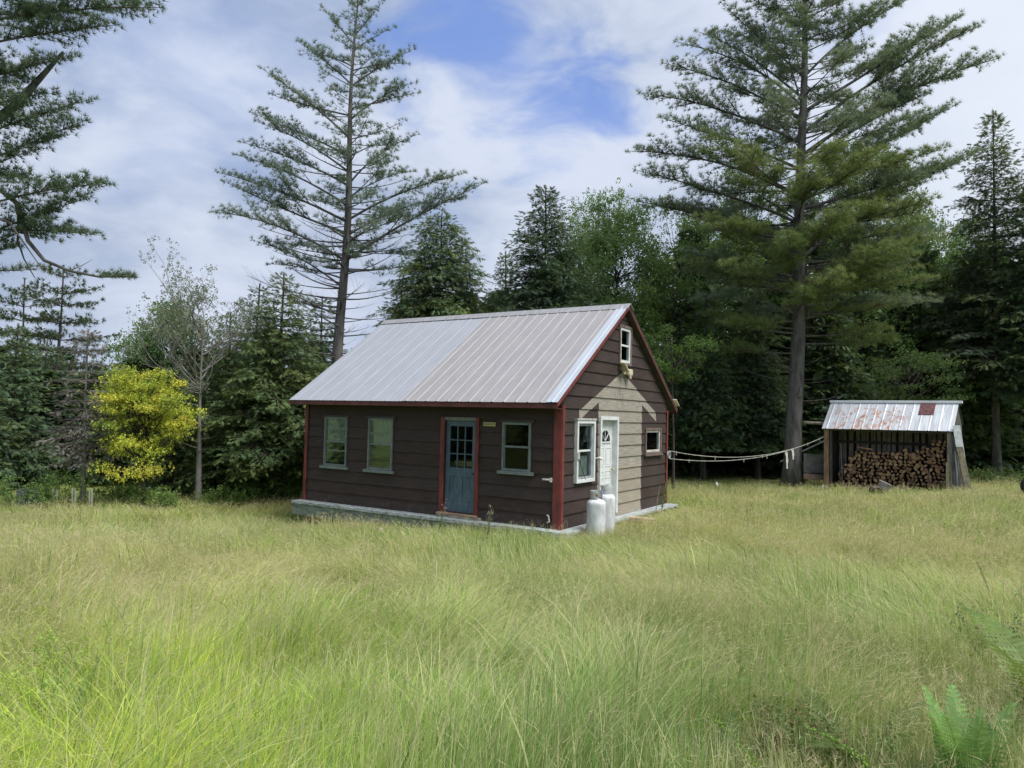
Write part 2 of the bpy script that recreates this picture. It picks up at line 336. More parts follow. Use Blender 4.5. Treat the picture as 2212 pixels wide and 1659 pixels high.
def sheet(x0, x1, rise, pitch, front=True, t=.006, lift=.0, name='roof_sheet', m=None, major=None):
    """ribbed metal sheet running from eave to ridge"""
    prof = []; x = x0; prof.append((x0, 0)); n = max(1, int(round((x1-x0)/pitch))); p = (x1-x0)/n
    for i in range(n):
        c = x0+(i+.5)*p; hh = rise if (major is None or i % major == major//2) else rise*.3
        prof += [(c-.030, 0), (c-.014, hh), (c+.014, hh), (c+.030, 0)]
    prof.append((x1, 0))
    ny, nz = (-SL, 1); q = math.hypot(*((ny, nz))); ny /= q; nz /= q
    def P(x, h, s):
        y = -OV+s*(WD/2+OV); z = ZE+s*(ZR-ZE)
        sag = 0 if not front else 0
        yy = y+ny*h; zz = z+nz*h+sag
        return (x, yy if front else WD-yy, zz)
    vs = []; S = [0, .25, .5, .75, 1.]
    for s in S:
        for (x, h) in prof: vs.append(P(x, h+lift, s))
    for s in S:
        for (x, h) in prof: vs.append(P(x, h+lift-t, s))
    k = len(prof); off = len(S)*k; fs = []
    for j in range(len(S)-1):
        for i in range(k-1):
            a = j*k+i; fs.append((a, a+1, a+k+1, a+k)); fs.append((off+a, off+a+k, off+a+k+1, off+a+1))
    for i in range(k-1): fs.append((i, off+i, off+i+1, i+1)); a = (len(S)-1)*k+i; fs.append((a, a+1, off+a+1, off+a))
    for j in range(len(S)-1): a = j*k; fs.append((a, a+k, off+a+k, off+a)); a = j*k+k-1; fs.append((a, off+a, off+a+k, a+k))
    return MB().add(vs, fs).build(name, m, cabin)
sheet(xL, -4.03, .008, .152, m=RM1, lift=.012, major=3)
sheet(-4.06, -.10, .012, .30, m=RM2, lift=.02)
sheet(-.115, xR, .01, .28, m=RM3, lift=.034, name='rake_flashing')
sheet(xL, xR, .02, .25, False, m=RM2, lift=.012)
mb = MB(); mb.prism([(WD/2-.19, ZR-.19*SL+.045), (WD/2, ZR+.06), (WD/2+.19, ZR-.19*SL+.045), (WD/2+.18, ZR-.19*SL+.037), (WD/2, ZR+.045), (WD/2-.18, ZR-.19*SL+.037)], 0, xL-.02, xR+.03)
mb.build('ridge_cap', metal_mat('dull_ridge_metal', (.33, .33, .35), (.22, .22, .24)), cabin)
# roof deck below the metal, fascia, soffit, rake boards
def slab(y0, y1, zoff0, zoff1, x0, x1):
    f = lambda y: ZE+(y+OV)*SL
    return [(y0, f(y0)+zoff0), (y1, f(y1)+zoff0), (y1, f(y1)+zoff1), (y0, f(y0)+zoff1)]
mb = MB(); mb.prism(slab(-OV+.03, WD/2, -.075, -.006, 0, 0), 0, xL+.045, xR-.045); mb.prism([(WD-y, z) for y, z in slab(-OV+.03, WD/2-.002, -.075, -.006, 0, 0)], 0, xL+.045, xR-.045)
mb.build('roof_deck', SOFF, cabin)
MB().box(xL+.02, xR-.02, -OV+.005, -OV+.028, ZE-.10, ZE-.004).build('fascia', REDD, cabin)
MB().box(xL+.02, xR-.02, WD+OV-.028, WD+OV-.005, ZE-.10, ZE-.004).build('fascia', REDD, cabin)
MB().box(xL+.03, .03, -OV+.03, -.03, ZE-.105, ZE-.09).build('soffit', SOFF, cabin)
for x0, x1 in ((xR-.04, xR-.012), (xL+.012, xL+.04)):
    mb = MB(); mb.prism(slab(-OV+.004, WD/2, -.085, .006, 0, 0), 0, x0, x1); mb.build('rake_board', RED if x0 > 0 else REDD, cabin); mb = MB(); mb.prism([(WD-y, z) for y, z in slab(-OV+.004, WD/2-.0015, -.085, .006, 0, 0)], 0, x0+.001, x1+.001)
    mb.build('rake_board', REDD, cabin)  # far-slope rake: its shade is put into the darker red
# screw heads on the front slope
# ---- windows on the front wall
CURT = mat('pale_curtain', (.40, .43, .41), .9, 0, .15, 12, stretch=(6, 1, .5))
def front_window(x0, x1, z0, z1, rails, curtain=None, lab=None):
    d = .055
    wobj = MB().box(x0, x0+.045, -d, .05, z0, z1).box(x1-.045, x1, -d, .05, z0, z1).box(x0+.045, x1-.045, -d, .05, z1-.05, z1).box(x0+.045, x1-.045, -d, .05, z0, z0+.05).build('window', GRN, cabin, bevel=.003)
    if lab: wobj['label'] = lab
    MB().box(x0-.09, x1+.09, -.10, -.029, z0-.075, z0-.003).build('sill', GRN, wobj, bevel=.004)
    MB().box(x0-.07, x1+.07, -.050, -.029, z1+.003, z1+.055).build('head_casing', mat('dull_casing', (.06, .055, .05), .7) if 'dull_casing' not in bpy.data.materials else bpy.data.materials['dull_casing'], wobj)
    mbs = MB(); mbs.box(x0+.046, x1-.046, -.038, -.012, (z0+z1)/2-.022, (z0+z1)/2+.022)
    for r in rails: mbs.box(x0+.046, x1-.046, -.034, -.014, r-.013, r+.013)
    mbs.box(x0+.046, x0+.07, -.032, -.012, z0+.051, z1-.051).box(x1-.07, x1-.046, -.032, -.012, z0+.051, z1-.051)
    mbs.build('sash', GRN, wobj)
    MB().box(x0+.05, x1-.05, -.022, -.018, z0+.05, z1-.05).build('pane', GLASS, wobj)
    if curtain:
        cx0, cx1, cz0, cz1 = curtain
        mc = MB(); n = 30; vs = []; 
        for i in range(n+1):
            xx = cx0+(cx1-cx0)*i/n; yy = .004+.008*math.sin(i*1.3); vs += [(xx, yy, cz0+.01*math.sin(i)), (xx, yy, cz1)]
        mc.add(vs+[(a, b+.004, c) for a, b, c in vs], [(2*i, 2*i+2, 2*i+3, 2*i+1) for i in range(n)]+[(2*(n+1)+2*i+1, 2*(n+1)+2*i+3, 2*(n+1)+2*i+2, 2*(n+1)+2*i) for i in range(n)])
        mc.build('curtain', CURT, wobj)
    return wobj
front_window(-7.06, -6.24, .95, 2.215, [1.93, 1.35], (-6.97, -6.28, 1.60, 2.17))
front_window(-5.50, -4.68, .94, 2.215, [1.85], (-5.36, -4.70, 1.56, 2.17))
front_window(-1.46, -.72, 1.15, 2.215, [])
# ---- blue front door
frame = MB().box(-3.19, -3.07, -.055, .05, .09, 2.30).box(-2.19, -2.09, -.055, .05, .09, 2.30).build('door_frame', RED, cabin, bevel=.004)
MB().box(-3.068, -2.192, -.045, .05, 2.222, 2.30).build('head_jamb', GRN, frame)
MB().box(-3.20, -2.08, -.13, -.028, .05, .088).build('threshold', mat('worn_threshold_wood', (.38, .26, .17), .8), cabin, bevel=.004)
MB().box(-3.22, -1.98, -.12, -.03, -.010, .048).build('door_step', mat('weathered_step_wood', (.34, .30, .23), .85, 0, .25, 5, c2=(.14, .13, .1), stretch=(1, 4, 4)), cabin, bevel=.006)
dx0, dx1, dz0, dz1 = -3.066, -2.194, .10, 2.218; dy = .015
door = MB()
S_ = .115
door.box(dx0, dx0+S_, dy, dy+.045, dz0, dz1).box(dx1-S_, dx1, dy, dy+.045, dz0, dz1)
gz0, gz1 = 1.13, 2.09
door.box(dx0+S_, dx1-S_, dy, dy+.045, gz1, dz1).box(dx0+S_, dx1-S_, dy, dy+.045, .93, gz0).box(dx0+S_, dx1-S_, dy, dy+.045, dz0, .34)
cx = (dx0+dx1)/2
door.box(cx-.055, cx+.055, dy, dy+.045, .34, .93)
for a, b in ((dx0+S_, cx-.055), (cx+.055, dx1-S_)): door.box(a, b, dy+.018, dy+.04, .34, .93)
gw = (dx1-dx0-2*S_)
for i in (1, 2): door.box(dx0+S_+gw*i/3-.014, dx0+S_+gw*i/3+.014, dy+.002, dy+.04, gz0, gz1)
for i in (1, 2):
    z = gz0+(gz1-gz0)*i/3
    for k in range(3): door.box(dx0+S_+gw*k/3+(.014 if k else 0), dx0+S_+gw*(k+1)/3-(.014 if k < 2 else 0), dy+.003, dy+.039, z-.013, z+.013)
dobj = door.build('front_door', BLUE, cabin, bevel=.003); dobj['label'] = 'slate blue panelled door with nine small panes'
MB().box(dx0+S_, dx1-S_, dy+.02, dy+.024, gz0, gz1).build('pane', GLASS, dobj)
MB().tube([(dx1-.05, dy-.002, 1.02), (dx1-.05, dy-.05, 1.02)], [.014, .014], 10).lathe([(0, 0), (.03, .008), (.036, .02), (.03, .034), (0, .04)], (dx1-.05, dy-.055, 1.0), 12).build('handle', mat('dark_knob', (.05, .045, .04), .4, .6), dobj)
MB().box(-3.0, -2.05, .28, .32, 1.15, 1.27).build('inner_rail', mat('tan_wood_rail', (.55, .38, .18), .6), cabin)
# number plate beside the door: illegible small dark marks on yellow
pl = MB().box(-1.98, -1.65, -.046, -.03, 2.115, 2.205).build('name_plate', mat('pale_yellow_plate', (.42, .40, .17), .6, 0, .1, 20), cabin, bevel=.003)
mk = MB(); xx = -1.95
for i, (ww, hh) in enumerate(((.014, .03), (.03, .018), (.012, .035), (.034, .02), (.02, .03), (.03, .015), (.012, .03), (.025, .022))):
    mk.box(xx, xx+ww, -.049, -.047, 2.15, 2.15+hh); xx += ww+.012
mk.build('faded_marks', mat('faded_marks', (.14, .13, .08), .8), pl)
# ---- gable windows
def gab_frame(y0, y1, z0, z1, t, d0, d1, m, name, parent):
    return MB().box(d0, d1, y0, y0+t, z0, z1).box(d0, d1, y1-t, y1, z0, z1).box(d0, d1, y0+t, y1-t, z1-t, z1).box(d0, d1, y0+t, y1-t, z0, z0+t).build(name, m, parent, bevel=.003)
tw = gab_frame(.58, 1.49, .92, 2.30, .07, -.04, .095, WHT, 'window', cabin); tw['label'] = 'tall white-framed storm window beside the white door'
MB().box(-.02, .11, .56, 1.51, 2.302, 2.345).build('head_casing', mat('chipped_white', (.5, .5, .48), .8, 0, .3, 20), tw)
gab_frame(.652, 1.418, .992, 2.228, .055, -.03, .05, mat('aluminium_sash', (.42, .46, .48), .4, .4), 'sash', tw)
MB().box(-.01, .03, .708, 1.362, 1.60, 1.64).build('meeting_rail', WHT, tw)
MB().box(.005, .009, .705, 1.365, 1.04, 2.175).build('pane', GLASS, tw)
MB().box(-.045, -.035, .86, 1.32, 1.07, 1.5).build('curtain', CURT, tw)
MB().tube([(.10, .62, 1.52), (.115, .64, 1.45), (.11, .75, 1.30), (.10, .92, 1.08), (.098, 1.0, .99)], .007, 5).build('cable', mat('black_cable', (.03, .03, .03), .6), cabin)
MB().box(.052, .12, .585, .665, 1.44, 1.60).build('cable_clip', mat('grey_clip', (.4, .42, .42), .6), cabin, bevel=.008)
sw = gab_frame(4.64, 5.80, 1.41, 2.12, .06, -.04, .055, mat('brown_window_casing', (.16, .115, .105), .7, 0, .2, 8), 'window', cabin)
gab_frame(4.702, 5.738, 1.472, 2.058, .055, -.05, .028, mat('dull_white_sash', (.5, .5, .46), .6, 0, .12), 'sash', sw)
MB().box(-.012, -.008, 4.76, 5.68, 1.53, 2.0).build('pane', GLASS, sw)
MB().box(.03, .09, 4.58, 5.86, 1.375, 1.408).build('sill', bpy.data.materials['brown_window_casing'], sw)
aw = gab_frame(2.86, 3.61, 3.69, 4.69, .065, -.04, .05, bpy.data.materials['brown_window_casing'], 'window', cabin)
gab_frame(2.927, 3.543, 3.757, 4.623, .062, -.05, .032, WHT, 'sash', aw)
MB().box(-.04, .02, 2.99, 3.48, 4.165, 4.21).build('meeting_rail', WHT, aw)
MB().box(-.012, -.008, 2.989, 3.481, 3.82, 4.56).build('pane', GLASS, aw)
# ---- white door in the gable
wf = MB().box(-.09, .062, 1.82, 1.905, .07, 2.40).box(-.09, .062, 2.775, 2.86, .07, 2.40).box(-.09, .062, 1.905, 2.775, 2.315, 2.40).build('door_frame', WHT, cabin, bevel=.004)
wd = MB().box(-.115, -.075, 1.907, 2.773, .10, 2.312)
PAN = mat('door_panel_white', (.68, .70, .70), .5, 0, .05)  # panels a touch lighter than the door's white
wdo = wd.build('side_door', WHT, cabin); wdo['label'] = 'white six-panel door with a fan light'
for (a, b) in ((2.00, 2.29), (2.39, 2.68)):
    for (z0, z1) in ((.28, .80), (.92, 1.10), (1.20, 1.66)):
        MB().box(-.0745, -.066, a, b, z0, z0+.02).box(-.0745, -.066, a, b, z1-.02, z1).box(-.0745, -.066, a, a+.02, z0+.02, z1-.02).box(-.0745, -.066, b-.02, b, z0+.02, z1-.02).box(-.0745, -.070, a+.05, b-.05, z0+.05, z1-.05).build('door_panel', PAN, wdo)
fan = MB(); n = 16; cyf, czf, rf = 2.34, 1.80, .27
poly = [(cyf+rf*math.cos(math.pi*i/n), czf+rf*math.sin(math.pi*i/n)) for i in range(n+1)]
fan.prism(poly, 0, -.0745, -.070); fo = fan.build('fan_light', mat('dark_glass', (.012, .015, .018), .08), wdo)
fm = MB()
for i in range(n):
    a0, a1 = math.pi*i/n, math.pi*(i+1)/n
    fm.prism([(cyf+rf*math.cos(a0), czf+rf*math.sin(a0)), (cyf+(rf+.025)*math.cos(a0), czf+(rf+.025)*math.sin(a0)), (cyf+(rf+.025)*math.cos(a1), czf+(rf+.025)*math.sin(a1)), (cyf+rf*math.cos(a1), czf+rf*math.sin(a1))], 0, -.0745, -.058)
fm.box(-.0745, -.056, cyf-rf-.05, cyf+rf+.05, czf-.035, czf-.002)
for a in (.8, math.pi/2, math.pi-.8): fm.tube([(-.066, cyf+.03*math.cos(a), czf+.03*math.sin(a)), (-.066, cyf+rf*math.cos(a), czf+rf*math.sin(a))], .009, 5)
fm.build('fan_light_bars', WHT, fo)
MB().tube([(-.07, 2.70, 1.12), (-.0, 2.70, 1.12)], .012, 8).lathe([(0, 0), (.03, .01), (.034, .025), (.025, .04), (0, .045)], (.0, 2.70, 1.10), 12).build('handle', mat('brass_knob', (.4, .3, .12), .3, .8), wdo)
# small light fixture poking out between tall window and door, bright line under it
MB().tube([(.03, 1.64, 1.42), (.12, 1.66, 1.44), (.22, 1.70, 1.40)], [.02, .035, .012], 8).build('entry_lamp', mat('dull_white_plastic', (.6, .6, .56), .5), cabin)
# flood light under the attic window
FL = mat('yellowed_plastic', (.55, .50, .36), .5, 0, .12, 10)
fl = MB().box(.03, .075, 3.05, 3.35, 3.46, 3.60).build('flood_light', FL, cabin, bevel=.01)
MB().box(.076, .16, 3.18, 3.46, 3.44, 3.60).build('lamp_head', FL, fl, bevel=.03)
MB().tube([(.12, 3.30, 3.47), (.14, 3.32, 3.36)], [.045, .03], 10).build('sensor_eye', FL, fl)
mb = MB(); mb.M = Matrix.Translation((.14, 2.96, 3.63)) @ Matrix.Rotation(R_(-38), 4, 'X') @ Matrix.Rotation(R_(15), 4, 'Y'); mb.box(-.08, .08, -.17, .17, -.02, .02); mb.build('solar_panel', FL, fl, bevel=.01)
# rear lamp peeking past the far eave
fl2 = MB().box(.0, .08, WD+OV+.0, WD+OV+.05, 2.62, 2.74).build('eave_lamp', FL, cabin, bevel=.01)
mb = MB(); mb.M = Matrix.Translation((.06, WD+OV+.16, 2.86)) @ Matrix.Rotation(R_(-35), 4, 'X'); mb.box(-.06, .06, -.16, .16, -.015, .015); mb.build('solar_panel', FL, fl2, bevel=.006)
# pipe stubs by the near corner post
MB().tube([(-.40, -.05, 1.02), (-.20, -.06, 1.02)], .022, 8).box(-.215, -.165, -.085, -.04, .975, 1.065).build('pipe_stub', mat('grey_white_pipe', (.55, .55, .52), .5), cabin)
MB().tube([(-.27, -.05, .27), (-.22, -.08, .26), (-.20, -.08, .14), (-.26, -.06, .12)], .016, 8).build('hose_tap', bpy.data.materials['grey_white_pipe'], cabin)
# wires by the left eave
MB().tube([(-L-.18, -OV+.1, 2.48), (-L-.1, -.3, 2.40), (-L-.04, -.06, 2.46), (-L-.05, -.06, 2.25)], .010, 5).build('eave_wire', mat('grey_wire', (.3, .33, .3), .7), cabin)

# ---------------- vegetation ----------------
def foliage_mat(name, transl=.35, rough=.6):
    m = bpy.data.materials.new(name); m.use_nodes = True; t = NT(m.node_tree); b = t.n['Principled BSDF']; out = t.n['Material Output']
    at_ = t.new('ShaderNodeAttribute', attribute_name='tint'); b.inputs['Roughness'].default_value = rough; b.inputs['Specular IOR Level'].default_value = .25
    t.link(at_.outputs['Color'], b.inputs['Base Color'])
    tr = t.new('ShaderNodeBsdfTranslucent'); t.link(t.mix(.35, at_.outputs['Color'], (.26, .30, .05), 'MIX'), tr.inputs[0])
    mx = t.new('ShaderNodeMixShader'); mx.inputs[0].default_value = transl; t.link(b.outputs[0], mx.inputs[1]); t.link(tr.outputs[0], mx.inputs[2]); t.link(mx.outputs[0], out.inputs[0]); return m
LEAF = foliage_mat('leaf'); NEEDLE = foliage_mat('needle', .32, .6); GRASS = foliage_mat('grass_blade', .5, .5)
BARK = mat('pine_bark', (.13, .125, .12), .9, 0, .25, 5, c2=(.055, .052, .05), stretch=(1, 1, .22), bump=.8, bscale=16, spec=.15)
BARKD = mat('dark_bark', (.07, .062, .055), .9, 0, .25, 6, stretch=(1, 1, .3), bump=.5, spec=.15)
BARKG = mat('grey_bark', (.21, .205, .195), .9, 0, .2, 5, c2=(.14, .135, .13), stretch=(1, 1, .4), bump=.4, spec=.15)

def T_needles(n=15, seed=1, cone=1.2, wd=.075):
    r = np.random.default_rng(seed); V = []; Fc = []
    for i in range(n):
        th = cone*math.sqrt((i+.5)/n); ph = i*2.4+r.uniform(-.3, .3); l = r.uniform(.75, 1.05)
        d = np.array([math.sin(th)*math.cos(ph), math.sin(th)*math.sin(ph), math.cos(th)]); s = np.cross(d, [r.normal(), r.normal(), r.normal()]); s /= np.linalg.norm(s)
        b = len(V); st = d*.0; V += [st-s*wd*.5, st+s*wd*.5+d*.06, d*l]; Fc.append((b, b+1, b+2))
    return np.array(V), np.array(Fc)
def T_spray(seed=2, n=9, wd=.09):
    V = []; Fc = []; r = np.random.default_rng(seed)
    V += [(-.03, 0, 0), (.03, 0, 0), (0, -.06, 1.)]; Fc.append((0, 1, 2))
    for i in range(n):
        t = .08+.82*i/n; L_ = .52*(1-.62*t)*r.uniform(.8, 1.15)
        for sg in (-1, 1):
            b = len(V); a = r.uniform(.75, 1.1); dr = -.10*r.random()
            V += [(0, -.06*t, t-wd*.5), (0, -.06*t, t+wd*.5), (sg*L_*math.sin(a), dr-.05, t+L_*math.cos(a))]; Fc.append((b, b+1, b+2))
    return np.array(V), np.array(Fc)
def T_leaves(seed=3, n=6, size=.42, spread=.6):
    V = []; Fc = []; r = np.random.default_rng(seed)
    for i in range(n):
        c = r.normal(size=3)*spread*.5; n_ = r.normal(size=3); n_[1] += 1.2; n_ /= np.linalg.norm(n_)
        a = np.cross(n_, r.normal(size=3)); a /= np.linalg.norm(a); b_ = np.cross(n_, a); s = size*r.uniform(.7, 1.2); b = len(V)
        V += [c-a*s*.55, c+b_*s*.36-a*.05, c+a*s*.55, c-b_*s*.36-a*.05]; Fc += [(b, b+1, b+2), (b, b+2, b+3)]
    return np.array(V), np.array(Fc)
TPL = dict(needle=T_needles(), needlef=T_needles(11, 5, 1.1, .12), spray=T_spray(), sprayf=T_spray(4, 4, .3), leaf=T_leaves(), leaff=T_leaves(8, 4, .6, .5))
class Fol:
    def __init__(s): s.P = []; s.D = []; s.S = []; s.C = []
    def add(s, p, d, sc_, c): s.P.append(p); s.D.append(d); s.S.append(sc_); s.C.append(c)
    def arrays(s, tpl, flat=True, seed=0):
        r = np.random.default_rng(seed); V, Fc = TPL[tpl]
        P = np.array(s.P, float).reshape(-1, 3); D = np.array(s.D, float).reshape(-1, 3); S = np.array(s.S, float); C = np.array(s.C, float).reshape(-1, 3)
        D = D/(np.linalg.norm(D, axis=1, keepdims=True)+1e-9); up = r.normal(size=D.shape)*(.35 if flat else 1.)+(np.array([0, 0, 1.]) if flat else 0)
        X = np.cross(up, D); X /= np.linalg.norm(X, axis=1, keepdims=True)+1e-9; Y = np.cross(D, X)
        v = P[:, None]+S[:, None, None]*(V[None, :, 0:1]*X[:, None]+V[None, :, 1:2]*Y[:, None]+V[None, :, 2:3]*D[:, None])
        f = Fc[None]+(np.arange(len(P))*len(V))[:, None, None]
        c = np.repeat(C, len(V), axis=0)
        return v.reshape(-1, 3), f.reshape(-1, 3), c
def mesh_np(name, v, f, c, m):
    me = bpy.data.meshes.new(name); nv, nf = len(v), len(f)
    me.vertices.add(nv); me.vertices.foreach_set('co', v.astype(np.float32).ravel())
    k = f.shape[1]; me.loops.add(nf*k); me.loops.foreach_set('vertex_index', f.astype(np.int32).ravel())
    me.polygons.add(nf); me.polygons.foreach_set('loop_start', np.arange(0, nf*k, k, dtype=np.int32))
    a = me.color_attributes.new('tint', 'FLOAT_COLOR', 'POINT'); cc = np.ones((nv, 4), np.float32); cc[:, :3] = np.clip(c, 0, 1); a.data.foreach_set('color', cc.ravel())
    me.update(calc_edges=True); me.materials.append(m); return me
def obj_me(name, me, parent=None): o = bpy.data.objects.new(name, me); col.objects.link(o); o.parent = parent; return o
def jit(c, a=.18): k = 1+random.uniform(-a, a); return (c[0]*k*random.uniform(.93, 1.07), c[1]*k, c[2]*k*random.uniform(.9, 1.1))

def branch_curve(p0, az, L_, e0, e1, n=9, wob=.03):
    pts = [np.array(p0, float)]; a = az
    for i in range(1, n):
        s = (i-.5)/(n-1); e = e0+(e1-e0)*s; a += random.uniform(-1, 1)*wob*2
        pts.append(pts[-1]+np.array([math.cos(a)*math.cos(e), math.sin(a)*math.cos(e), math.sin(e)])*L_/(n-1))
    return pts
def along(pts, s):
    x = s*(len(pts)-1); i = min(int(x), len(pts)-2); f = x-i; return pts[i]*(1-f)+pts[i+1]*f, pts[i+1]-pts[i]
def dress_branch(fol, wood, pts, L_, r0, start=.35, twig=.42, step=.16, ts=.17, cols=((.05, .085, .05),), upf=.35, tufts=3, flatness=.12, dens=1.):
    wood.tube(pts, [r0*(1-.85*i/(len(pts)-1)) for i in range(len(pts))], 5, cap=False)
    n = max(3, int(L_*(1-start)/step)); base = random.choice(cols)
    for i in range(n):
        s = start+(1-start)*(i+random.random()*.8)/n; s = min(s, .995); p, d = along(pts, s); d = d/np.linalg.norm(d)
        side = np.cross(d, [0, 0, 1.]); side /= np.linalg.norm(side)+1e-9
        for sg in (-1, 1):
            if random.random() > dens: continue
            tl = twig*L_*(1.05-s)*random.uniform(.55, 1.1)*min(1, (s-start)*4+.35)+ts*.6
            td = d*random.uniform(.55, .95)+side*sg*random.uniform(.6, 1.)+np.array([0, 0, 1.])*random.gauss(upf*.35, flatness); td /= np.linalg.norm(td)
            k = max(1, int(tl/(ts*.62))); k = min(k, 9)
            if tl > .5: wood.tube([p, p+td*tl*.85], [r0*.16+.003, .002], 3, cap=False)
            for j in range(k):
                q = p+td*tl*(j+.6)/k+np.array([random.gauss(0, .3), random.gauss(0, .3), random.gauss(0, .25)])*ts*.5
                dd = td+np.array([random.gauss(0, .5), random.gauss(0, .5), upf+random.gauss(0, .4)]); fol.add(q, dd, ts*random.uniform(.75, 1.25), jit(base))
    for j in range(2): fol.add(pts[-1], (pts[-1]-pts[-2])+np.array([0, 0, .02]), ts, jit(base))
def trunk_tube(wood, H, r0, lean=(0, 0), wig=.06, flare=1.45, n=16, sides=12, top=.03):
    pts = []; rad = []; ph = random.random()*6
    for i in range(n+1):
        s = i/n; z = H*s**1.15
        pts.append(np.array([lean[0]*z+wig*math.sin(z*.6+ph), lean[1]*z+wig*math.cos(z*.5+ph), z-.25*(i == 0)])); k = 1+(flare-1)*math.exp(-z/.35)
        rad.append(max(top, r0*(1-.96*(z/H)**.9)*k))
    wood.tube(pts, rad, sides)
    def f(z):
        z = min(max(z, 0), H); s = (z/H)**(1/1.15)
        return along(pts, s)[0]
    return f
def mk_tree(name, loc, label, group=None, cat='tree', rz=0): return empty(name, loc, rz, label, cat, group)
def place(name, px, D, label, wood=None, fol=None, tpl='spray', bark=None, fm=None, group=None, flat=True, wname='trunk', seed=0, loc=None):
    if loc is None: p = at(px, 900, D); loc = (p[0], p[1], gh(p[0], p[1]))
    t = mk_tree(name, loc, label, group)
    wood.build(wname, bark or BARK, t, smooth=True)
    if fol is not None and len(fol.P):
        v, f, c = fol.arrays(tpl, flat, seed); obj_me('crown', mesh_np('crown', v, f, c, fm or NEEDLE), t)
    return t
copies = []
def copy_tree(src, px, D, label, s=1., rz=0., group=None, sz=None):
    p = at(px, 900, D); r = src.copy(); col.objects.link(r); r.location = (p[0], p[1], gh(p[0], p[1])-.1); r.rotation_euler = (0, 0, rz); r.scale = (s, s, sz or s); r['label'] = label
    if 'group' in r.keys() and not group: del r['group']
    if group: r['group'] = group
    for ch in list(src.children): c = ch.copy(); col.objects.link(c); c.parent = r
    return r

# --- tall white pines: explicit main limbs read off their outline, plus whorls all round
def limb(fol, wood, pts, L_, r0, cols, ts, step, start=.42, sub=True, upf=.6, dens=.85):
    # a long pine limb: foliage plates carried on side branches
    dress_branch(fol, wood, pts, L_, r0, start, .36, step, ts, cols, upf, dens=dens, flatness=.34)
    if not sub or L_ < 1.3: return
    for i in range(int(2+L_*1.5)):
        s = random.uniform(.28, .88); p, d = along(pts, s); d = d/np.linalg.norm(d); side = np.cross(d, [0, 0, 1.]); side /= np.linalg.norm(side)+1e-9; side = side*(1 if i % 2 else -1)
        l2 = L_*random.uniform(.22, .40)*(1.15-s); q = d*.8+side*.6+np.array([0, 0, random.uniform(-.25, .6)]); q /= np.linalg.norm(q)
        if l2 < .3: continue
        pp = branch_curve(p, math.atan2(q[1], q[0]), l2, math.asin(q[2]), math.asin(q[2])+random.uniform(.1, .4), n=5); dress_branch(fol, wood, pp, l2, r0*.4, .2, .5, step, ts, cols, upf, dens=dens, flatness=.3)
def zpx(py, D, hor): return CAM[2]+(hor-py)/FPX*D*1.0
def pine(px, D, base_z, top_z, r0, lean, limbs, prof, ts, cols, hor, h_live, dead, nwh, tone2=None, front_cols=None, twig=.42, step=.16):
    """limbs: (start_py, tip_px, tip_py) in the photo plane through the trunk; prof(z)->radius"""
    wood = MB(); fol = Fol(); H = top_z-base_z
    p0 = at(px, 900, D); tf = trunk_tube(wood, H, r0, lean)
    mperpx = D/FPX
    for (sy, tx, ty) in limbs:
        zs = zpx(sy, D, hor)-base_z; a = tf(zs); tip = at(tx, ty, D); tipl = np.array([tip[0]-p0[0], random.uniform(-.9, .9)*.5, tip[2]-base_z])
        d = tipl-a; L_ = np.linalg.norm(d); az = math.atan2(d[1], d[0]); el = math.asin(d[2]/L_)
        pts = branch_curve(a, az, L_*1.02, el+random.uniform(-.05, .3), el+random.uniform(-.35, .12), wob=.06)
        corr = (tipl-pts[-1]); pts = [q+corr*(i/(len(pts)-1)) for i, q in enumerate(pts)]
        limb(fol, wood, pts, L_, .012+.0085*L_, cols, ts, step, .40)
    z = h_live
    while z < H-.3:
        k = random.randint(nwh-1, nwh+1); ph = random.random()*6.28
        for i in range(k):
            az = ph+i*6.283/k+random.uniform(-.3, .3); Rr = prof(z)*random.choice((random.uniform(.35, .7), random.uniform(.75, 1.02)))
            if Rr < .15: continue
            t_ = z/H; e0 = .0+.75*max(0, t_-.45); e1 = e0+.22
            e0 += random.gauss(0, .13); pts = branch_curve(tf(z+random.uniform(-.2, .2)), az, Rr, e0, e1+random.gauss(0, .16), wob=.05)
            cc = (front_cols if (front_cols and math.sin(az) < -.25 and t_ < .5) else cols)
            limb(fol, wood, pts, Rr, .008+.007*Rr, cc, ts, step, .42 if Rr > 1.5 else .12)
        z += random.uniform(.34, .52)*(1 if z/H < .7 else .8)
    for (z0, z1, n, Lm) in dead:
        for i in range(n):
            zz = random.uniform(z0, z1); az = random.uniform(0, 6.283) if i % 3 else random.choice((0, math.pi))+random.uniform(-.5, .5); L_ = Lm*random.uniform(.35, 1.)
            pts = branch_curve(tf(zz), az, L_, random.uniform(-.15, .1), random.uniform(.25, .5), wob=.07)
            wood.tube(pts, [(.010+.008*L_)*(1-.85*j/8) for j in range(9)], 4, cap=False)
            for j in range(int(L_*3)):
                s = random.uniform(.3, .95); q, d = along(pts, s); d = d/np.linalg.norm(d); sd_ = np.cross(d, [0, 0, 1])*random.choice((-1, 1)); l2 = random.uniform(.2, .7)*L_*.4
                wood.tube([q, q+(d*.7+sd_*.6+np.array([0, 0, .2]))*l2*.5, q+(d*.8+sd_*.8+np.array([0, 0, .5]))*l2], [.006, .004, .0025], 3, cap=False)
    return wood, fol
G_ = lambda px, D: gh(*at(px, 900, D)[:2])
PC = [(.17, .235, .19), (.145, .215, .15), (.21, .26, .215)]
D1 = 26.; b1 = G_(722, D1)
def prof1(z):
    H = 18.4; t = z/H
    return max(.15, np.interp(t, [.36, .45, .5, .58, .66, .74, .82, .90, .96, 1.], [3.0, 3.6, 3.8, 3.3, 2.9, 2.6, 2.2, 1.5, .9, .3]))*.82
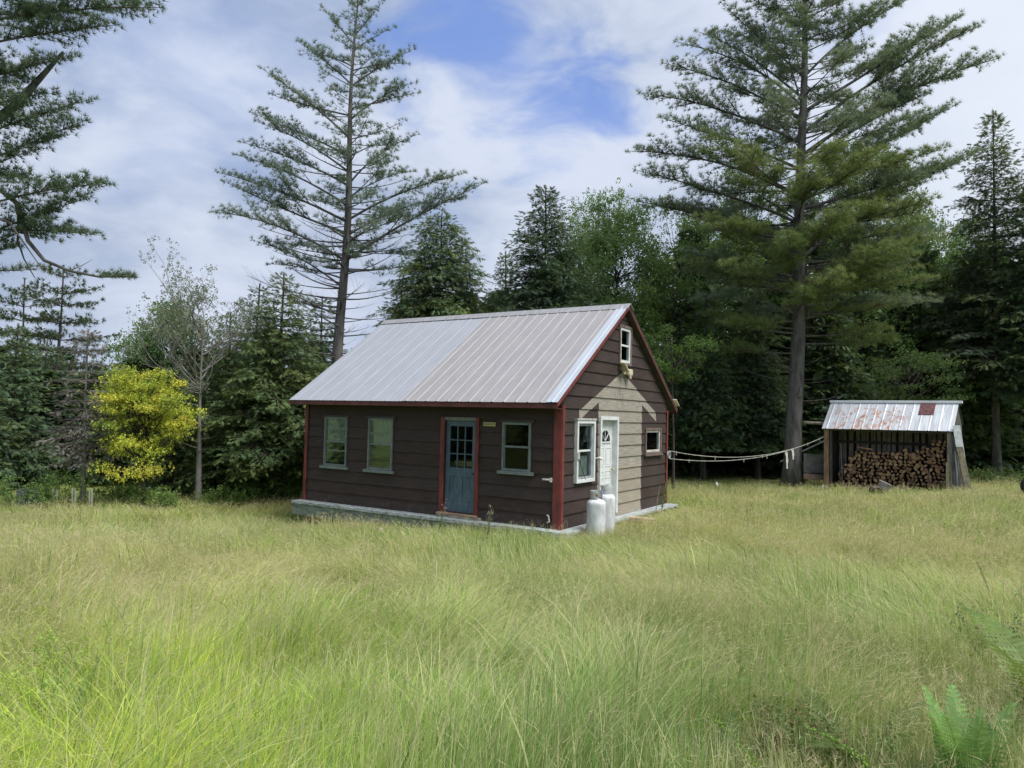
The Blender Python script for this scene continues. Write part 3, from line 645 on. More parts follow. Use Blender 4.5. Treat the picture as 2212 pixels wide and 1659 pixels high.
limbs = [(560, 462, 463), (475, 466, 368), (500, 478, 388), (395, 512, 300), (440, 508, 335), (330, 540, 240), (365, 552, 262), (290, 570, 155), (240, 585, 205), (170, 636, 78), (130, 650, 118), (620, 548, 520), (80, 690, 5), (600, 575, 568),
         (560, 1048, 392), (470, 1005, 372), (505, 940, 430), (420, 870, 372), (390, 905, 296), (330, 850, 300), (250, 898, 172), (225, 902, 188), (175, 892, 98), (140, 880, 130), (95, 850, 48), (60, 830, 8), (680, 600, 640), (520, 900, 470)]
wd_, fo_ = pine(722, D1, b1, b1+19.3, .27, (.018, 0), limbs, prof1, .165, PC, 890, 8.2, [(3.4, 9.6, 70, 3.4), (8.5, 12.5, 24, 3.2)], 4, step=.17)
place('pine_tree', 722, D1, 'tall open pine with bare lower limbs rising behind the left end of the cabin roof', wd_, fo_, 'needle', group=None)
D2 = 28.5; b2 = G_(1715, D2)
def prof2(z):
    H = 25.5; t = z/H
    return max(.2, np.interp(t, [.12, .22, .28, .36, .42, .5, .58, .68, .8, .9, 1.], [2.2, 4.0, 4.6, 5.6, 6.0, 5.9, 5.5, 4.8, 3.6, 2.2, .3]))*.86
limbs = [(420, 1362, 318), (300, 1384, 198), (250, 1436, 128), (200, 1508, 58), (150, 1560, 2), (680, 1492, 650), (480, 1372, 372), (600, 1470, 545), (560, 1420, 440), (360, 1420, 262), (500, 1385, 430), (640, 1530, 600), (220, 1460, 90),
         (330, 2148, 132), (280, 2098, 70), (230, 2088, 22), (150, 1965, 0), (560, 2125, 322), (600, 2030, 500), (690, 2022, 652), (480, 1990, 372), (400, 2060, 230), (350, 2010, 200), (640, 1980, 560), (450, 2080, 350), (660, 1930, 660)]
FC = [(.19, .25, .095), (.17, .23, .09), (.22, .27, .11)]
wd_, fo_ = pine(1715, D2, b2, b2+26., .36, (.018, 0), limbs, prof2, .21, [(.18, .24, .175), (.17, .23, .14), (.21, .255, .185)], 914, 7.0, [(3.0, 7.0, 26, 2.4)], 5, front_cols=FC, step=.18)
for (zz, az, L_) in ((6.3, math.pi+.2, 2.2), (6.0, -.2, 3.4), (6.9, -.1, 3.9), (6.6, math.pi-.2, 3.8), (5.7, .2, 4.6), (7.2, -1.4, 3.6), (7.0, -1.9, 3.5), (7.8, -.5, 4.8), (7.9, -2.6, 4.6), (8.4, -1.1, 4.6), (8.6, -2.1, 4.6), (8.2, math.pi, 4.8), (8.9, -.3, 5.2), (9.4, -1.6, 4.6), (9.8, -2.7, 5.2), (6.1, -2.9, 3.6), (5.3, math.pi-.1, 3.3), (10.3, -.8, 5.), (10.8, -1.9, 4.8), (11.4, -1.3, 4.8), (11.8, -2.5, 5.1), (12.3, -.6, 5.2)):
    pts = branch_curve((.12, 0, zz), az, L_, random.uniform(-.12, .05), random.uniform(.1, .3)); limb(fo_, wd_, pts, L_, .045, FC, .2, .15, .35, dens=1.)
place('pine_tree', 1715, D2, 'huge broad-crowned pine with a thick grey trunk beside the firewood shed', wd_, fo_, 'needle')

# --- pine whose limbs reach in from beyond the left edge
D3 = 14.; wd_ = MB(); fo_ = Fol(); b3 = G_(-170, D3); p3 = at(-170, 900, D3)
tf = trunk_tube(wd_, 19., .3, (.0, 0))
NC = [(.10, .155, .105), (.085, .14, .09), (.13, .175, .12)]
for (sy, tx, ty, st) in ((60, 345, 12, .25), (110, 262, 62, .25), (-60, 250, -40, .2), (200, 178, 130, .3), (330, 214, 222, .28), (400, 198, 268, .3), (470, 245, 402, .3), (500, 218, 508, .35), (560, 205, 430, .35), (20, 150, 40, .2), (260, 120, 200, .2), (420, 90, 330, .2), (600, 110, 470, .3), (150, 60, 170, .2), (300, 40, 120, .2), (-150, 160, -30, .2), (380, 60, 380, .2)):
    zs = zpx(sy, D3, 872)-b3; a = tf(zs); tip = at(tx, ty, D3); tl = np.array([tip[0]-p3[0], random.uniform(-1, 1)*.2, tip[2]-b3]); d = tl-a; L_ = np.linalg.norm(d); el = math.asin(d[2]/L_)
    pts = branch_curve(a, math.atan2(d[1], d[0]), L_, el+.12, el-.12, wob=.03); corr = tl-pts[-1]; pts = [q+corr*(i/8) for i, q in enumerate(pts)]
    limb(fo_, wd_, pts, L_, .012+.006*L_, NC, .135, .09, st+.10, dens=1.)
for k in range(60):
    z = random.uniform(5, 18.5); az = random.uniform(0, 6.28)
    if abs(math.sin(az)) < .35 and math.cos(az) > 0: continue
    L_ = (3.6-.12*z)*random.uniform(.6, 1); pts = branch_curve(tf(z), az, L_, 0, .3); dress_branch(fo_, wd_, pts, L_, .03, .35, .4, .2, .16, NC, .4)
def limb_px(pxs, r0, dd=0.):
    pts = [np.array([at(x, y, D3+dd)[0]-p3[0], dd, at(x, y, D3+dd)[2]-b3]) for x, y in pxs]
    wd_.tube(pts, [r0*(1-.75*i/(len(pts)-1)) for i in range(len(pts))], 7, cap=False)
limb_px([(-150, 420), (0, 410), (38, 440), (60, 520), (95, 562), (150, 585), (215, 598), (285, 597)], .06)
limb_px([(-20, 405), (30, 425), (40, 470), (38, 520), (52, 560), (75, 600)], .035, .2)
limb_px([(-10, 470), (20, 480), (45, 515), (90, 580)], .03, -.2)
limb_px([(150, 585), (175, 575), (200, 560)], .012)
stub = [(-60, 300), (30, 230), (85, 170), (137, 112)]; limb_px(stub, .12, .3)
endp = []
for (x, y) in ((200, 596), (235, 597), (262, 596), (285, 597)):
    q = at(x, y, D3); endp.append(np.array([q[0]-p3[0], 0, q[2]-b3]))
dress_branch(fo_, wd_, endp, 1.0, .02, .0, .5, .07, .11, NC, .4)
place('pine_tree', -170, D3, 'near pine reaching in over the left edge with a snapped limb and drooping dead branches', wd_, fo_, 'needle')

# --- spruce / hemlock / fir type
def conifer(H, R0, cols, droop=-.25, ts=.21, h0=.4, r0=.14, dens=1., step=.145, twig=.46, start=.1, power=.85, wh=.27, nb=6, lean=(0, 0), gaps=0., tpl=None, tipup=.1, irr=.25, bare=0):
    wood = MB(); fol = Fol(); tf = trunk_tube(wood, H, r0, lean, .04)
    z = h0
    while z < H-.15:
        t_ = (z-h0)/(H-h0); Rm = R0*(1-t_)**power*(.75+.25*min(1, t_*6)) + .12
        ph = random.random()*6.28; k = nb if Rm > .8 else max(3, nb-2)
        for i in range(k):
            if random.random() < gaps: continue
            az = ph+i*6.283/k+random.uniform(-.35, .35); L_ = Rm*random.uniform(1-irr, 1+irr*.4); e0 = .12+.5*max(0, t_-.5)*2*.6
            pts = branch_curve(tf(z), az, L_, e0, e0+droop-.2, n=6, wob=.05); pts[-1] = pts[-1]+np.array([0, 0, tipup*ts])
            if bare and random.random() < bare: wood.tube(pts, [.02, .016, .012, .009, .006, .003], 4, cap=False); continue
            dress_branch(fol, wood, pts, L_, .008+.008*L_, start, twig, step, ts, cols, -.18, dens=dens, flatness=.2)
        z += wh*random.uniform(.75, 1.25)*(1 if Rm > .7 else .7)
    fol.add(tf(H-.1), (0, 0, 1), ts, jit(cols[0])); return wood, fol
def decid(H, cr, chh, zc, cols, ncl=70, per=36, ls=.2, r0=.13, blob=.62, lean=(0, 0), shell=.45, sq=.75, limbs_n=None, extra=()):
    """leafy tree: limbs out to clumps of leaves spread through the crown's volume"""
    wood = MB(); fol = Fol(); tf = trunk_tube(wood, zc+chh*.45, r0, lean, .07)
    cl = []
    for i in range(ncl):
        while True:
            v = np.array([random.uniform(-1, 1) for _ in range(3)]); q = np.linalg.norm(v)
            if shell < q < 1: break
        k = 1+.22*math.sin(3*math.atan2(v[1], v[0])+2*v[2]+ncl)
        cl.append(np.array([v[0]*cr*k, v[1]*cr*k, zc+v[2]*chh]))
    for e in extra: cl.append(np.array(e, float))
    for c in cl:
        zb = max(zc-chh*1.0, min(c[2]-.9-.5*random.random()*math.hypot(c[0], c[1]), zc+chh*.35)); zb = max(.4, zb); a = tf(zb); mid = a*.5+c*.5+np.array([0, 0, -.12*np.linalg.norm(c-a)+.1])
        wood.tube([a, a*.75+mid*.25+[0, 0, .02], mid, c], [.028+.006*np.linalg.norm(c-a), .028, .018, .006], 4, cap=False)
        base = jit(random.choice(cols), .2); br = blob*random.uniform(.65, 1.3)
        n = int(per*random.uniform(.6, 1.3)*(br/blob)**2)
        for j in range(n):
            v = np.array([random.gauss(0, .5), random.gauss(0, .5), random.gauss(0, .5)*sq]); fol.add(c+v*br, np.array([random.gauss(0, 1), random.gauss(0, 1), random.gauss(0, 1)]), ls*random.uniform(.7, 1.2), jit(base, .12))
    return wood, fol
SPR = [(.10, .165, .09), (.115, .185, .095), (.14, .20, .09), (.08, .14, .09)]
HEM = [(.125, .185, .07), (.11, .165, .065), (.15, .20, .07), (.085, .14, .06)]
DEC = [(.14, .25, .08), (.115, .21, .075), (.17, .29, .085), (.095, .175, .075)]
def topz(px, py, D): return at(px, py, D)[2]-G_(px, D)
EVG = 'evergreens of the tree line'
def con(name, px, D, py_top, R0, label, cols, **k):
    tp = k.pop('tpl', 'spray'); bk = k.pop('bark', BARKD)
    w_, f_ = conifer(topz(px, py_top, D), R0, cols, **k); return place(name, px, D, label, w_, f_, tp, bk)
def dec(name, px, D, py_top, wpx, label, cols, low=.25, **k):
    H = topz(px, py_top, D); cr = wpx/2*D/FPX; z0 = H*low; tp = k.pop('tpl', 'leaf'); bk = k.pop('bark', BARKD)
    w_, f_ = decid(H, cr, (H-z0)/2, (H+z0)/2, cols, **k); return place(name, px, D, label, w_, f_, tp, bk, LEAF)
# --- the trees of the clearing's edge, left to right
con('fir_tree', -70, 23, 640, 1.9, 'dark fir at the far left edge of the meadow, cut by the frame', SPR, nb=7, ts=.175, step=.11)
dk1 = con('fir_tree', 25, 25., 700, 2.0, 'dark drooping fir leftmost inside the frame, behind the pale green brush', SPR, nb=7, ts=.175, step=.11)
con('fir_tree', 92, 27.5, 735, 2.3, 'dark fir between the leftmost fir and the dead brown spruce', SPR, nb=7, ts=.175, step=.11)
w_, f_ = conifer(topz(118, 572, 31), 3.0, [(.055, .085, .045), (.07, .10, .05)], tpl=None, h0=3.0, gaps=.12, wh=.62, droop=.25, ts=.22, step=.2, start=.25, r0=.16, power=.5, nb=6)
place('pine_tree', 118, 31, 'thin see-through pine with layered limbs above the dead brown spruce', w_, f_, 'needlef', BARKD)
con('pine_tree', 40, 33, 600, 2.6, 'thin pine standing behind the leftmost firs', [(.05, .08, .045), (.06, .09, .04)], h0=3.0, gaps=.12, wh=.6, droop=.2, step=.22, start=.25, tpl='needlef', ts=.22, power=.55)
con('spruce_tree', 185, 21.3, 712, 1.25, 'dead brown-grey spruce with bare drooping twigs, left of the yellow maple', [(.19, .175, .165), (.15, .135, .13), (.23, .21, .195)], h0=1.3, nb=7, wh=.24, ts=.15, step=.15, power=.55, bark=BARKG, r0=.08, droop=-.35, tipup=.2, irr=.35)
YEL = [(.55, .58, .08), (.46, .53, .08), (.62, .61, .09), (.36, .45, .08)]
dec('maple_tree', 312, 21.2, 786, 165, 'small maple with bright yellow leaves in front of dark firs', YEL, low=.30, ncl=120, per=52, ls=.13, r0=.06, blob=.40, shell=.1, sq=.34, extra=[(-.8, -.6, 1.25), (-.5, -.8, 1.1), (.1, -.7, 1.0), (.5, -.6, 1.15)])
dec('maple_tree', 365, 29, 648, 165, 'dark leafy tree rising above the yellow maple', DEC, low=.2, ncl=90, per=44, ls=.26)
dec('maple_tree', 305, 31, 690, 100, 'dark leafy tree just left of the one above the yellow maple', DEC, low=.2, ncl=34, per=34, ls=.24)
con('hemlock_tree', 250, 27, 790, 2.0, 'low dark hemlock behind the yellow maple', SPR, nb=7, ts=.175, step=.11)
con('hemlock_tree', 375, 24.5, 790, 1.6, 'low dark hemlock between the yellow maple and the grey-trunked tree', HEM, nb=7, ts=.175, step=.11)
# grey half-dead tree
def bare_tree():
    wood = MB(); fol = Fol(); D = 22.4; H = topz(433, 640, D); tf = trunk_tube(wood, H*.86, .105, (.004, 0), .05, 1.3)
    def rec(p, d, L_, r, lev):
        pts = [p]; dd = d.copy()
        for i in range(5):
            dd = dd+np.array([random.gauss(0, .1), random.gauss(0, .1), random.gauss(.04, .06)]); dd /= np.linalg.norm(dd); pts.append(pts[-1]+dd*L_/5)
        wood.tube(pts, [r*(1-.12*i) for i in range(6)], 5 if lev < 2 else 3, cap=False)
        if lev >= 4 or L_ < .22:
            if random.random() < .9:
                for _ in range(5): fol.add(pts[-1]+np.array([random.gauss(0, .1) for _ in range(3)]), np.array([random.gauss(0, 1) for _ in range(3)]), .13, jit((.17, .20, .14), .3))
            return
        for k in range(random.choice((2, 3, 3))):
            i = random.randint(2, 5); a = np.array([random.gauss(0, .75), random.gauss(0, .75), random.gauss(.35, .3)]); nd = dd+a*.9; nd /= np.linalg.norm(nd); rec(pts[i], nd, L_*random.uniform(.55, .78), r*.52, lev+1)
    for i in range(17):
        z = H*random.uniform(.52, .86); az = random.uniform(0, 6.28); rec(tf(z), np.array([math.cos(az)*.8, math.sin(az)*.8, random.uniform(.35, 1.)]), random.uniform(1.1, 1.65), .032, 1)
    for i in range(9):
        z = H*random.uniform(.25, .6); az = random.uniform(0, 6.28); rec(tf(z), np.array([math.cos(az), math.sin(az), .1]), random.uniform(.5, .9), .022, 3)
    place('dying_tree', 433, D, 'pale grey trunk with a nearly leafless branching top, right of the yellow maple', wood, fol, 'leaf', BARKG, LEAF)
bare_tree()
con('hemlock_tree', 492, 24.5, 675, 2.4, 'olive green hemlock directly right of the pale grey trunk', HEM, nb=7, ts=.175, step=.105)
con('hemlock_tree', 606, 23.6, 590, 3.3, 'broad hemlock with a dark leaning trunk beside the left corner of the cabin', HEM, h0=1.1, nb=7, ts=.175, step=.105, r0=.17, lean=(-.015, 0))
con('hemlock_tree', 548, 28, 612, 3.1, 'taller hemlock behind the gap between the two olive hemlocks', SPR, nb=6, ts=.175, step=.11)
con('spruce_tree', 685, 30, 640, 2.8, 'dark spruce behind the bare trunk of the tall open pine', SPR, nb=7)
con('spruce_tree', 775, 33, 745, 1.6, 'low spruce showing right of the tall open pine above the roof slope', SPR, nb=7)
con('hemlock_tree', 940, 30, 462, 4.0, 'rounded drooping hemlock rising behind the middle of the roof', HEM+SPR, h0=2, nb=9, ts=.23, power=.55, droop=-.45, irr=.35)
con('spruce_tree', 862, 32, 600, 2.5, 'small hemlock left of the rounded one behind the roof', SPR, h0=1, nb=7)
con('spruce_tree', 1168, 29.5, 405, 4.2, 'dark pointed spruce behind the roof ridge', [(.06, .11, .07), (.07, .12, .07), (.05, .095, .065)], h0=2, nb=9, ts=.22, power=.78, irr=.4, droop=-.15)
con('spruce_tree', 1085, 34, 545, 2.3, 'smaller spruce in the gap left of the dark pointed spruce', SPR, h0=1, nb=7)
dec('birch_tree', 1325, 33, 395, 215, 'loose light green leafy tree right of the dark pointed spruce', [(.17, .27, .09), (.20, .30, .11), (.14, .24, .09)], low=.3, ncl=150, per=60, ls=.25, sq=1., r0=.12)
dec('birch_tree', 1245, 37, 428, 130, 'light green leafy tree partly hidden behind the dark pointed spruce', [(.17, .27, .09), (.14, .24, .09)], low=.4, ncl=80, per=50, ls=.25, sq=1.)
dec('maple_tree', 1010, 28, 640, 100, 'low bright leafy tree just above the roof ridge', [(.07, .12, .03)], low=.2, ncl=24, per=34, ls=.22)
dec('maple_tree', 1462, 34, 420, 210, 'tall leafy tree between the light green birch and the huge pine', DEC, low=.15, ncl=90, per=36, ls=.27)
dec('maple_tree', 1610, 36, 330, 240, 'tall dark leafy tree behind the left half of the huge pine', DEC, low=.12, ncl=110, per=36, ls=.28)
dec('maple_tree', 1850, 34.5, 285, 220, 'tall leafy tree behind the right half of the huge pine', DEC, low=.2, ncl=110, per=34, ls=.27)
dec('maple_tree', 1452, 26, 690, 150, 'bright green maple sapling beside the right roof edge of the cabin', [(.075, .15, .035), (.06, .12, .03)], low=.62, ncl=34, per=34, ls=.16, blob=.5, sq=.35, r0=.06)
con('hemlock_tree', 1520, 31, 640, 2.3, 'deep green hemlock behind the clothesline nearest the cabin', SPR, h0=1.6, nb=7, ts=.24)
con('hemlock_tree', 1635, 32.5, 620, 2.3, 'deep green hemlock just left of the huge pine trunk', SPR, h0=1.6, nb=7, ts=.24)
con('hemlock_tree', 1800, 33, 600, 2.4, 'dark hemlock above the left end of the firewood shed', SPR, h0=1.2, nb=7, ts=.24)
dec('beech_tree', 1960, 30.5, 752, 235, 'low spreading bright green beech directly above the shed roof', [(.06, .115, .04), (.05, .10, .04), (.075, .13, .045)], low=.45, ncl=70, per=34, ls=.16, blob=.55, sq=.28, r0=.06)
w_, f_ = conifer(topz(2150, 240, 32), 3.4, [(.11, .15, .085), (.13, .165, .08), (.095, .135, .09)], h0=4.3, nb=8, ts=.25, power=.8, gaps=.0, r0=.2, irr=.45, wh=.42, lean=(0, 0))
tfz = lambda z: np.array([0, 0, z])
for i in range(34):
    z = random.uniform(2.0, 5.6); az = random.uniform(0, 6.28); L_ = random.uniform(.5, 2.6); pts = branch_curve(tfz(z), az, L_, -.1, random.uniform(-.3, .35), wob=.08); w_.tube(pts, [(.012+.006*L_)*(1-.85*j/8) for j in range(9)], 4, cap=False)
place('spruce_tree', 2150, 32, 'tall pointed spruce with a bare grey lower trunk right of the shed', w_, f_, 'spray', BARK)
con('spruce_tree', 2262, 30, 255, 2.6, 'spruce cut by the right picture edge', SPR, h0=3.5, nb=6, ts=.3, gaps=.1)
dec('maple_tree', 2040, 36, 480, 190, 'leafy tree between the huge pine and the pointed spruce', DEC, low=.15, ncl=80, per=34, ls=.28)
dec('maple_tree', 2115, 38, 440, 170, 'tall leafy tree far behind the pointed spruce', DEC, low=.15, ncl=90, per=40, ls=.28)
dec('maple_tree', 1975, 38, 425, 160, 'leafy tree far behind, between the huge pine and the tree left of the pointed spruce', DEC, low=.15, ncl=90, per=40, ls=.28)
con('hemlock_tree', 1935, 36, 560, 2.9, 'dark hemlock behind the low spreading beech', SPR, h0=1, nb=7, ts=.24)
con('hemlock_tree', 2075, 33.5, 690, 2.2, 'dark hemlock behind the right end of the shed', HEM, h0=1.5, nb=7, ts=.24)
con('hemlock_tree', 2215, 34, 640, 2.4, 'dark hemlock behind the right picture edge', SPR, h0=1.2, nb=7, ts=.24)

# --- the wood behind, one dark mass
def woods():
    w1, f1 = conifer(12., 2.7, SPR, h0=.3, nb=7, ts=.55, step=.45, wh=.55); w2, f2 = conifer(9., 2.4, HEM, h0=.3, nb=7, ts=.5, step=.42, wh=.5)
    A = []
    for w_, f_, H in ((w1, f1, 12.), (w2, f2, 9.)):
        v, f, c = f_.arrays('sprayf', True, 3)
        wb = MB(); wb.tube([(0, 0, -.3), (0, 0, H*.5), (0, 0, H)], [.15, .09, .02], 6)
        tv = np.array(wb.v); tf_ = []
        for q in wb.f:
            for i in range(1, len(q)-1): tf_.append((q[0], q[i], q[i+1]))
        c2 = np.tile(np.array([[.08, .07, .06]]), (len(tv), 1)); f = np.vstack([f, np.array(tf_)+len(v)]); v = np.vstack([v, tv]); c = np.vstack([c, c2]); A.append((v, f, c, H))
    lim = [(-700, 600), (-300, 640), (0, 730), (150, 770), (240, 800), (300, 740), (450, 720), (600, 700), (700, 745), (800, 750), (850, 620), (1000, 620), (1100, 590), (1200, 560), (1290, 640), (1390, 640), (1450, 520), (1500, 470), (1900, 470), (2050, 500), (2212, 540), (2600, 480), (3000, 460)]
    VV = []; FF = []; CC = []; n = 0
    for row, D in enumerate((35, 39.5, 44, 50)):
        for k in range(30 if row < 2 else 26):
            px = -650+3600*(k+.5*(row % 2)+random.uniform(-.25, .25))/(30 if row < 2 else 26); DD = D+random.uniform(-1.2, 1.2)
            if px < 600: DD -= 6.5
            p = at(px, 900, DD); top = at(px, np.interp(px, [a for a, b in lim], [b for a, b in lim])+random.uniform(0, 60), DD)[2]; g = gh(p[0], p[1]); v, f, c, H = random.choice(A)
            s = (top-g)/H; s = max(.35, s); a = random.uniform(0, 6.28); sx = max(s, .95)
            M = np.array([[math.cos(a)*sx, -math.sin(a)*sx, 0], [math.sin(a)*sx, math.cos(a)*sx, 0], [0, 0, s]])
            VV.append(v@M.T+np.array([p[0], p[1], g])); FF.append(f+n); CC.append(c*random.uniform(.8, 1.1)); n += len(v)
    for k in range(46):
        az = R_(62)+R_(236)*k/45+random.uniform(-.03, .03); DD = random.uniform(24, 30); x_, y_ = DD*math.sin(az), DD*math.cos(az)
        v, f, c, H = A[k % 2]; s = random.uniform(.55, .85); a = random.uniform(0, 6.28); M = np.array([[math.cos(a)*s, -math.sin(a)*s, 0], [math.sin(a)*s, math.cos(a)*s, 0], [0, 0, s]])
        VV.append(v@M.T+np.array([x_, y_, gh(x_, y_)])); FF.append(f+n); CC.append(c); n += len(v)
    o = obj_me('woods', mesh_np('woods', np.vstack(VV), np.vstack(FF), np.vstack(CC), NEEDLE)); tag(o, 'dark evergreen wood closing off the clearing behind the front trees', 'woods', kind='stuff')
woods()

# --- brush along the edge
def bush(px, D, w, h, label, cols, ls=.13, n=14, per=26, name='bush'):
    p = at(px, 900, D); wood = MB(); fol = Fol(); R0 = w/2
    for i in range(n):
        a = random.uniform(0, 6.28); r = R0*math.sqrt(random.random()); c = np.array([r*math.cos(a), r*math.sin(a)*.7, h*random.uniform(.35, .95)*(1-.5*(r/R0)**2)])
        wood.tube([(c[0]*.3, c[1]*.3, -.1), (c[0]*.6, c[1]*.6, c[2]*.5), c], [.012, .009, .004], 4, cap=False); base = jit(random.choice(cols), .2)
        for j in range(per): fol.add(c+np.array([random.gauss(0, .18), random.gauss(0, .18), random.gauss(-.03, .13)]), [random.gauss(0, 1) for _ in range(3)], ls*random.uniform(.7, 1.2), jit(base, .1))
    place(name, px, D, label, wood, fol, 'leaf', BARKD, LEAF, wname='stems')
BR = [(.15, .25, .07), (.13, .22, .06), (.19, .29, .08)]
bush(48, 20.2, 2.0, .95, 'pale green broadleaf bush at the left end of the meadow edge', BR)
bush(135, 20.6, 1.7, 1.1, 'light green bush behind the row of white garden stakes', BR[:2])
bush(262, 21.6, 1.3, .8, 'grassy green bush under the left side of the yellow maple', BR)
bush(345, 21., 1.1, .6, 'small bush at the foot of the yellow maple', BR)
bush(485, 21.8, 1.6, .62, 'low pale bush right of the grey trunk', BR)
bush(585, 23, 1.9, .95, 'bright bush under the broad hemlock by the cabin', BR)
bush(545, 24, 1.5, .7, 'small bright bush left of the dark leaning trunk', BR)
bush(645, 24.5, 1.0, 1.2, 'bright green bush touching the left corner of the cabin', BR)
bush(2120, 28, 1.6, .5, 'low leafy plants left of the bare-trunked spruce', [(.07, .12, .04)])
bush(2188, 27, 1.8, .6, 'low leafy plants under the bare-trunked spruce near the right edge', [(.07, .13, .04)])

# ---------------- meadow grass ----------------
def grass():
    r = np.random.default_rng(11)
    bands = [(.9, 4, 6200, 3, .0036), (4, 7, 4200, 3, .0046), (7, 11, 2000, 3, .0072), (11, 16, 1150, 2, .0105), (16, 23, 620, 2, .0145), (23, 34, 400, 2, .020)]
    VV = []; FF = []; CC = []; off = 0; HALF = R_(46)
    for (ra, rb, rho, seg, wd) in bands:
        HALF = R_(68) if rb <= 11 else (R_(58) if rb <= 16 else R_(50))
        n = int(rho*HALF*(rb*rb-ra*ra)); rr = np.sqrt(r.uniform(ra*ra, rb*rb, n)); a = r.uniform(-HALF, HALF, n); x = rr*np.sin(a); y = rr*np.cos(a)
        hx, hy = tohouse(x, y); ok = ~((hx > -L-.12) & (hx < .37) & (hy > -.34) & (hy < WD+.1))
        lim = np.interp(x, [-25, -12, -5, 2, 8, 14, 20, 26], [21.2, 22.2, 24.5, 29, 30.5, 30.5, 29.5, 31]); ok &= y < lim+r.normal(0, .5, n)
        # thinner where nothing grows inside the shed
        sx = (x-SHX)*SHE[0]+(y-SHY)*SHE[1]; sy = (x-SHX)*SHB[0]+(y-SHY)*SHB[1]; ok &= ~((sx > -.1) & (sx < SHW+.1) & (sy > .0) & (sy < 1.8))
        x = x[ok]; y = y[ok]; rr = rr[ok]; n = len(x)
        # clumping
        z = gh(x, y)
        far = np.clip((rr-5)/9, 0, 1); left = np.clip((-x/np.maximum(y, 1)+.05)*2.2, 0, 1); near = np.clip(1-(rr-3)/6, 0, 1)
        p1 = vn(x, y, .55, 3); p2 = vn(x, y, 1.9, 9); p3 = vn(x, y, .23, 5); p4 = vn(x, y, 5., 1)
        tan = np.clip(.34*far+.8*(p1-.5)+.6*(p3-.5)+.22-.25*left*near, 0.02, .8)
        stalk = r.random(n) < (tan*(.34+.14*far)+.03)*np.interp(rr, [2, 5, 9, 14], [.55, .75, .9, 1.])
        long_ = r.random(n) < .22; h = np.where(stalk, r.uniform(.42, .74, n), np.where(long_, r.uniform(.45, .75, n), r.uniform(.16, .46, n)))*(.55+.9*p2)*(.75+.55*p4)
        h *= np.interp(rr, [2, 5, 10, 20, 30], [.66, .78, .76, .52, .36])
        dh = np.maximum(np.maximum(-L-.34-hx[ok], hx[ok]-.37), np.maximum(-.34-hy[ok], hy[ok]-WD)); h *= np.clip(.5+.3*dh, .5, 1)
        th = 6.283*(vn(x, y, .28, 7)*.8+vn(x, y, 1.6, 21)*.45)+1.1+r.normal(0, .65, n)+np.where(r.random(n) < .35, r.normal(0, 1.6, n), 0); mag = np.clip(.38+1.1*(vn(x, y, .6, 13)-.35)+r.normal(0, .28, n), .05, 1.3)
        mag = np.where(stalk, mag*.9, mag*1.1)
        lx = np.cos(th)*mag; ly = np.sin(th)*mag
        g0 = np.stack([.30+.10*p1, .48+.06*p1, .08+0*p1], -1); g1 = np.stack([.50+0*p1, .62+0*p1, .15+0*p1], -1); g2 = np.stack([.20+0*p1, .33+0*p1, .10+0*p1], -1)
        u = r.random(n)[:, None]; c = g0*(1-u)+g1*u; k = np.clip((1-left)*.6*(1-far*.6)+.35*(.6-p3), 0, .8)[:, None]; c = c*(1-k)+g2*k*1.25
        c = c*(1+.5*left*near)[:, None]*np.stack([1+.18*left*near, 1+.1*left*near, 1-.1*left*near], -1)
        st = np.stack([.68+.12*p2, .61+.1*p2, .35+.04*p2], -1)*r.uniform(.7, 1.15, n)[:, None]
        dead = r.random(n) < .10+.30*tan; c = np.where((stalk | dead)[:, None], st*.6+c*.4 if False else np.where(stalk[:, None], st*.72+c*.28, st*.8), c)
        c *= r.uniform(.70, 1.38, n)[:, None]; clump = vn(x, y, 2.6, 17); c *= (.78+.42*clump)[:, None]
        broad = (~stalk) & (r.random(n) < .07+.35*np.clip(vn(x, y, .9, 31)-.6, 0, 1)); c = np.where(broad[:, None], np.array([[.20, .36, .13]])*r.uniform(.7, 1.2, n)[:, None], c)
        pale = (~stalk) & long_ & (r.random(n) < .35); c = np.where(pale[:, None], np.array([[.62, .64, .34]])*r.uniform(.8, 1.15, n)[:, None], c)
        wv = wd*r.uniform(.5, 1.4, n)*np.where(stalk, .55, 1.)*np.where(broad, 1.9, 1.)*np.where(pale, 1.25, 1.)
        fa = r.uniform(0, 6.283, n); wx = np.cos(fa)*wv*.5; wy = np.sin(fa)*wv*.5
        ts = np.linspace(0, 1, seg+1); nvb = 2*seg+1; v = np.zeros((n, nvb, 3))
        for i, t in enumerate(ts):
            cx_ = x+lx*h*t**1.9; cy_ = y+ly*h*t**1.9; cz_ = z-.02+h*t*(1-.36*np.minimum(mag, 1.15)**1.3*t)
            tap = 1-.55*t
            if i < seg: v[:, 2*i] = np.stack([cx_-wx*tap, cy_-wy*tap, cz_], -1); v[:, 2*i+1] = np.stack([cx_+wx*tap, cy_+wy*tap, cz_], -1)
            else: v[:, 2*seg] = np.stack([cx_, cy_, cz_], -1)
        f = []
        for i in range(seg-1): f += [(2*i, 2*i+1, 2*i+3), (2*i, 2*i+3, 2*i+2)]
        f.append((2*seg-2, 2*seg-1, 2*seg)); f = np.array(f)
        VV.append(v.reshape(-1, 3)); FF.append((f[None]+(np.arange(n)*nvb)[:, None, None]+off).reshape(-1, 3)); CC.append(np.repeat(c, nvb, 0)); off += n*nvb
        # seed heads: airy tan to purplish panicles at stalk tips
        si = np.where(stalk)[0]; m_ = len(si); kk = 4 if rr.mean() < 9 else 3
        tx = (x+lx*h)[si]; ty = (y+ly*h)[si]; tz = (z-.02+h*(1-.36*np.minimum(mag, 1.15)**1.3))[si]
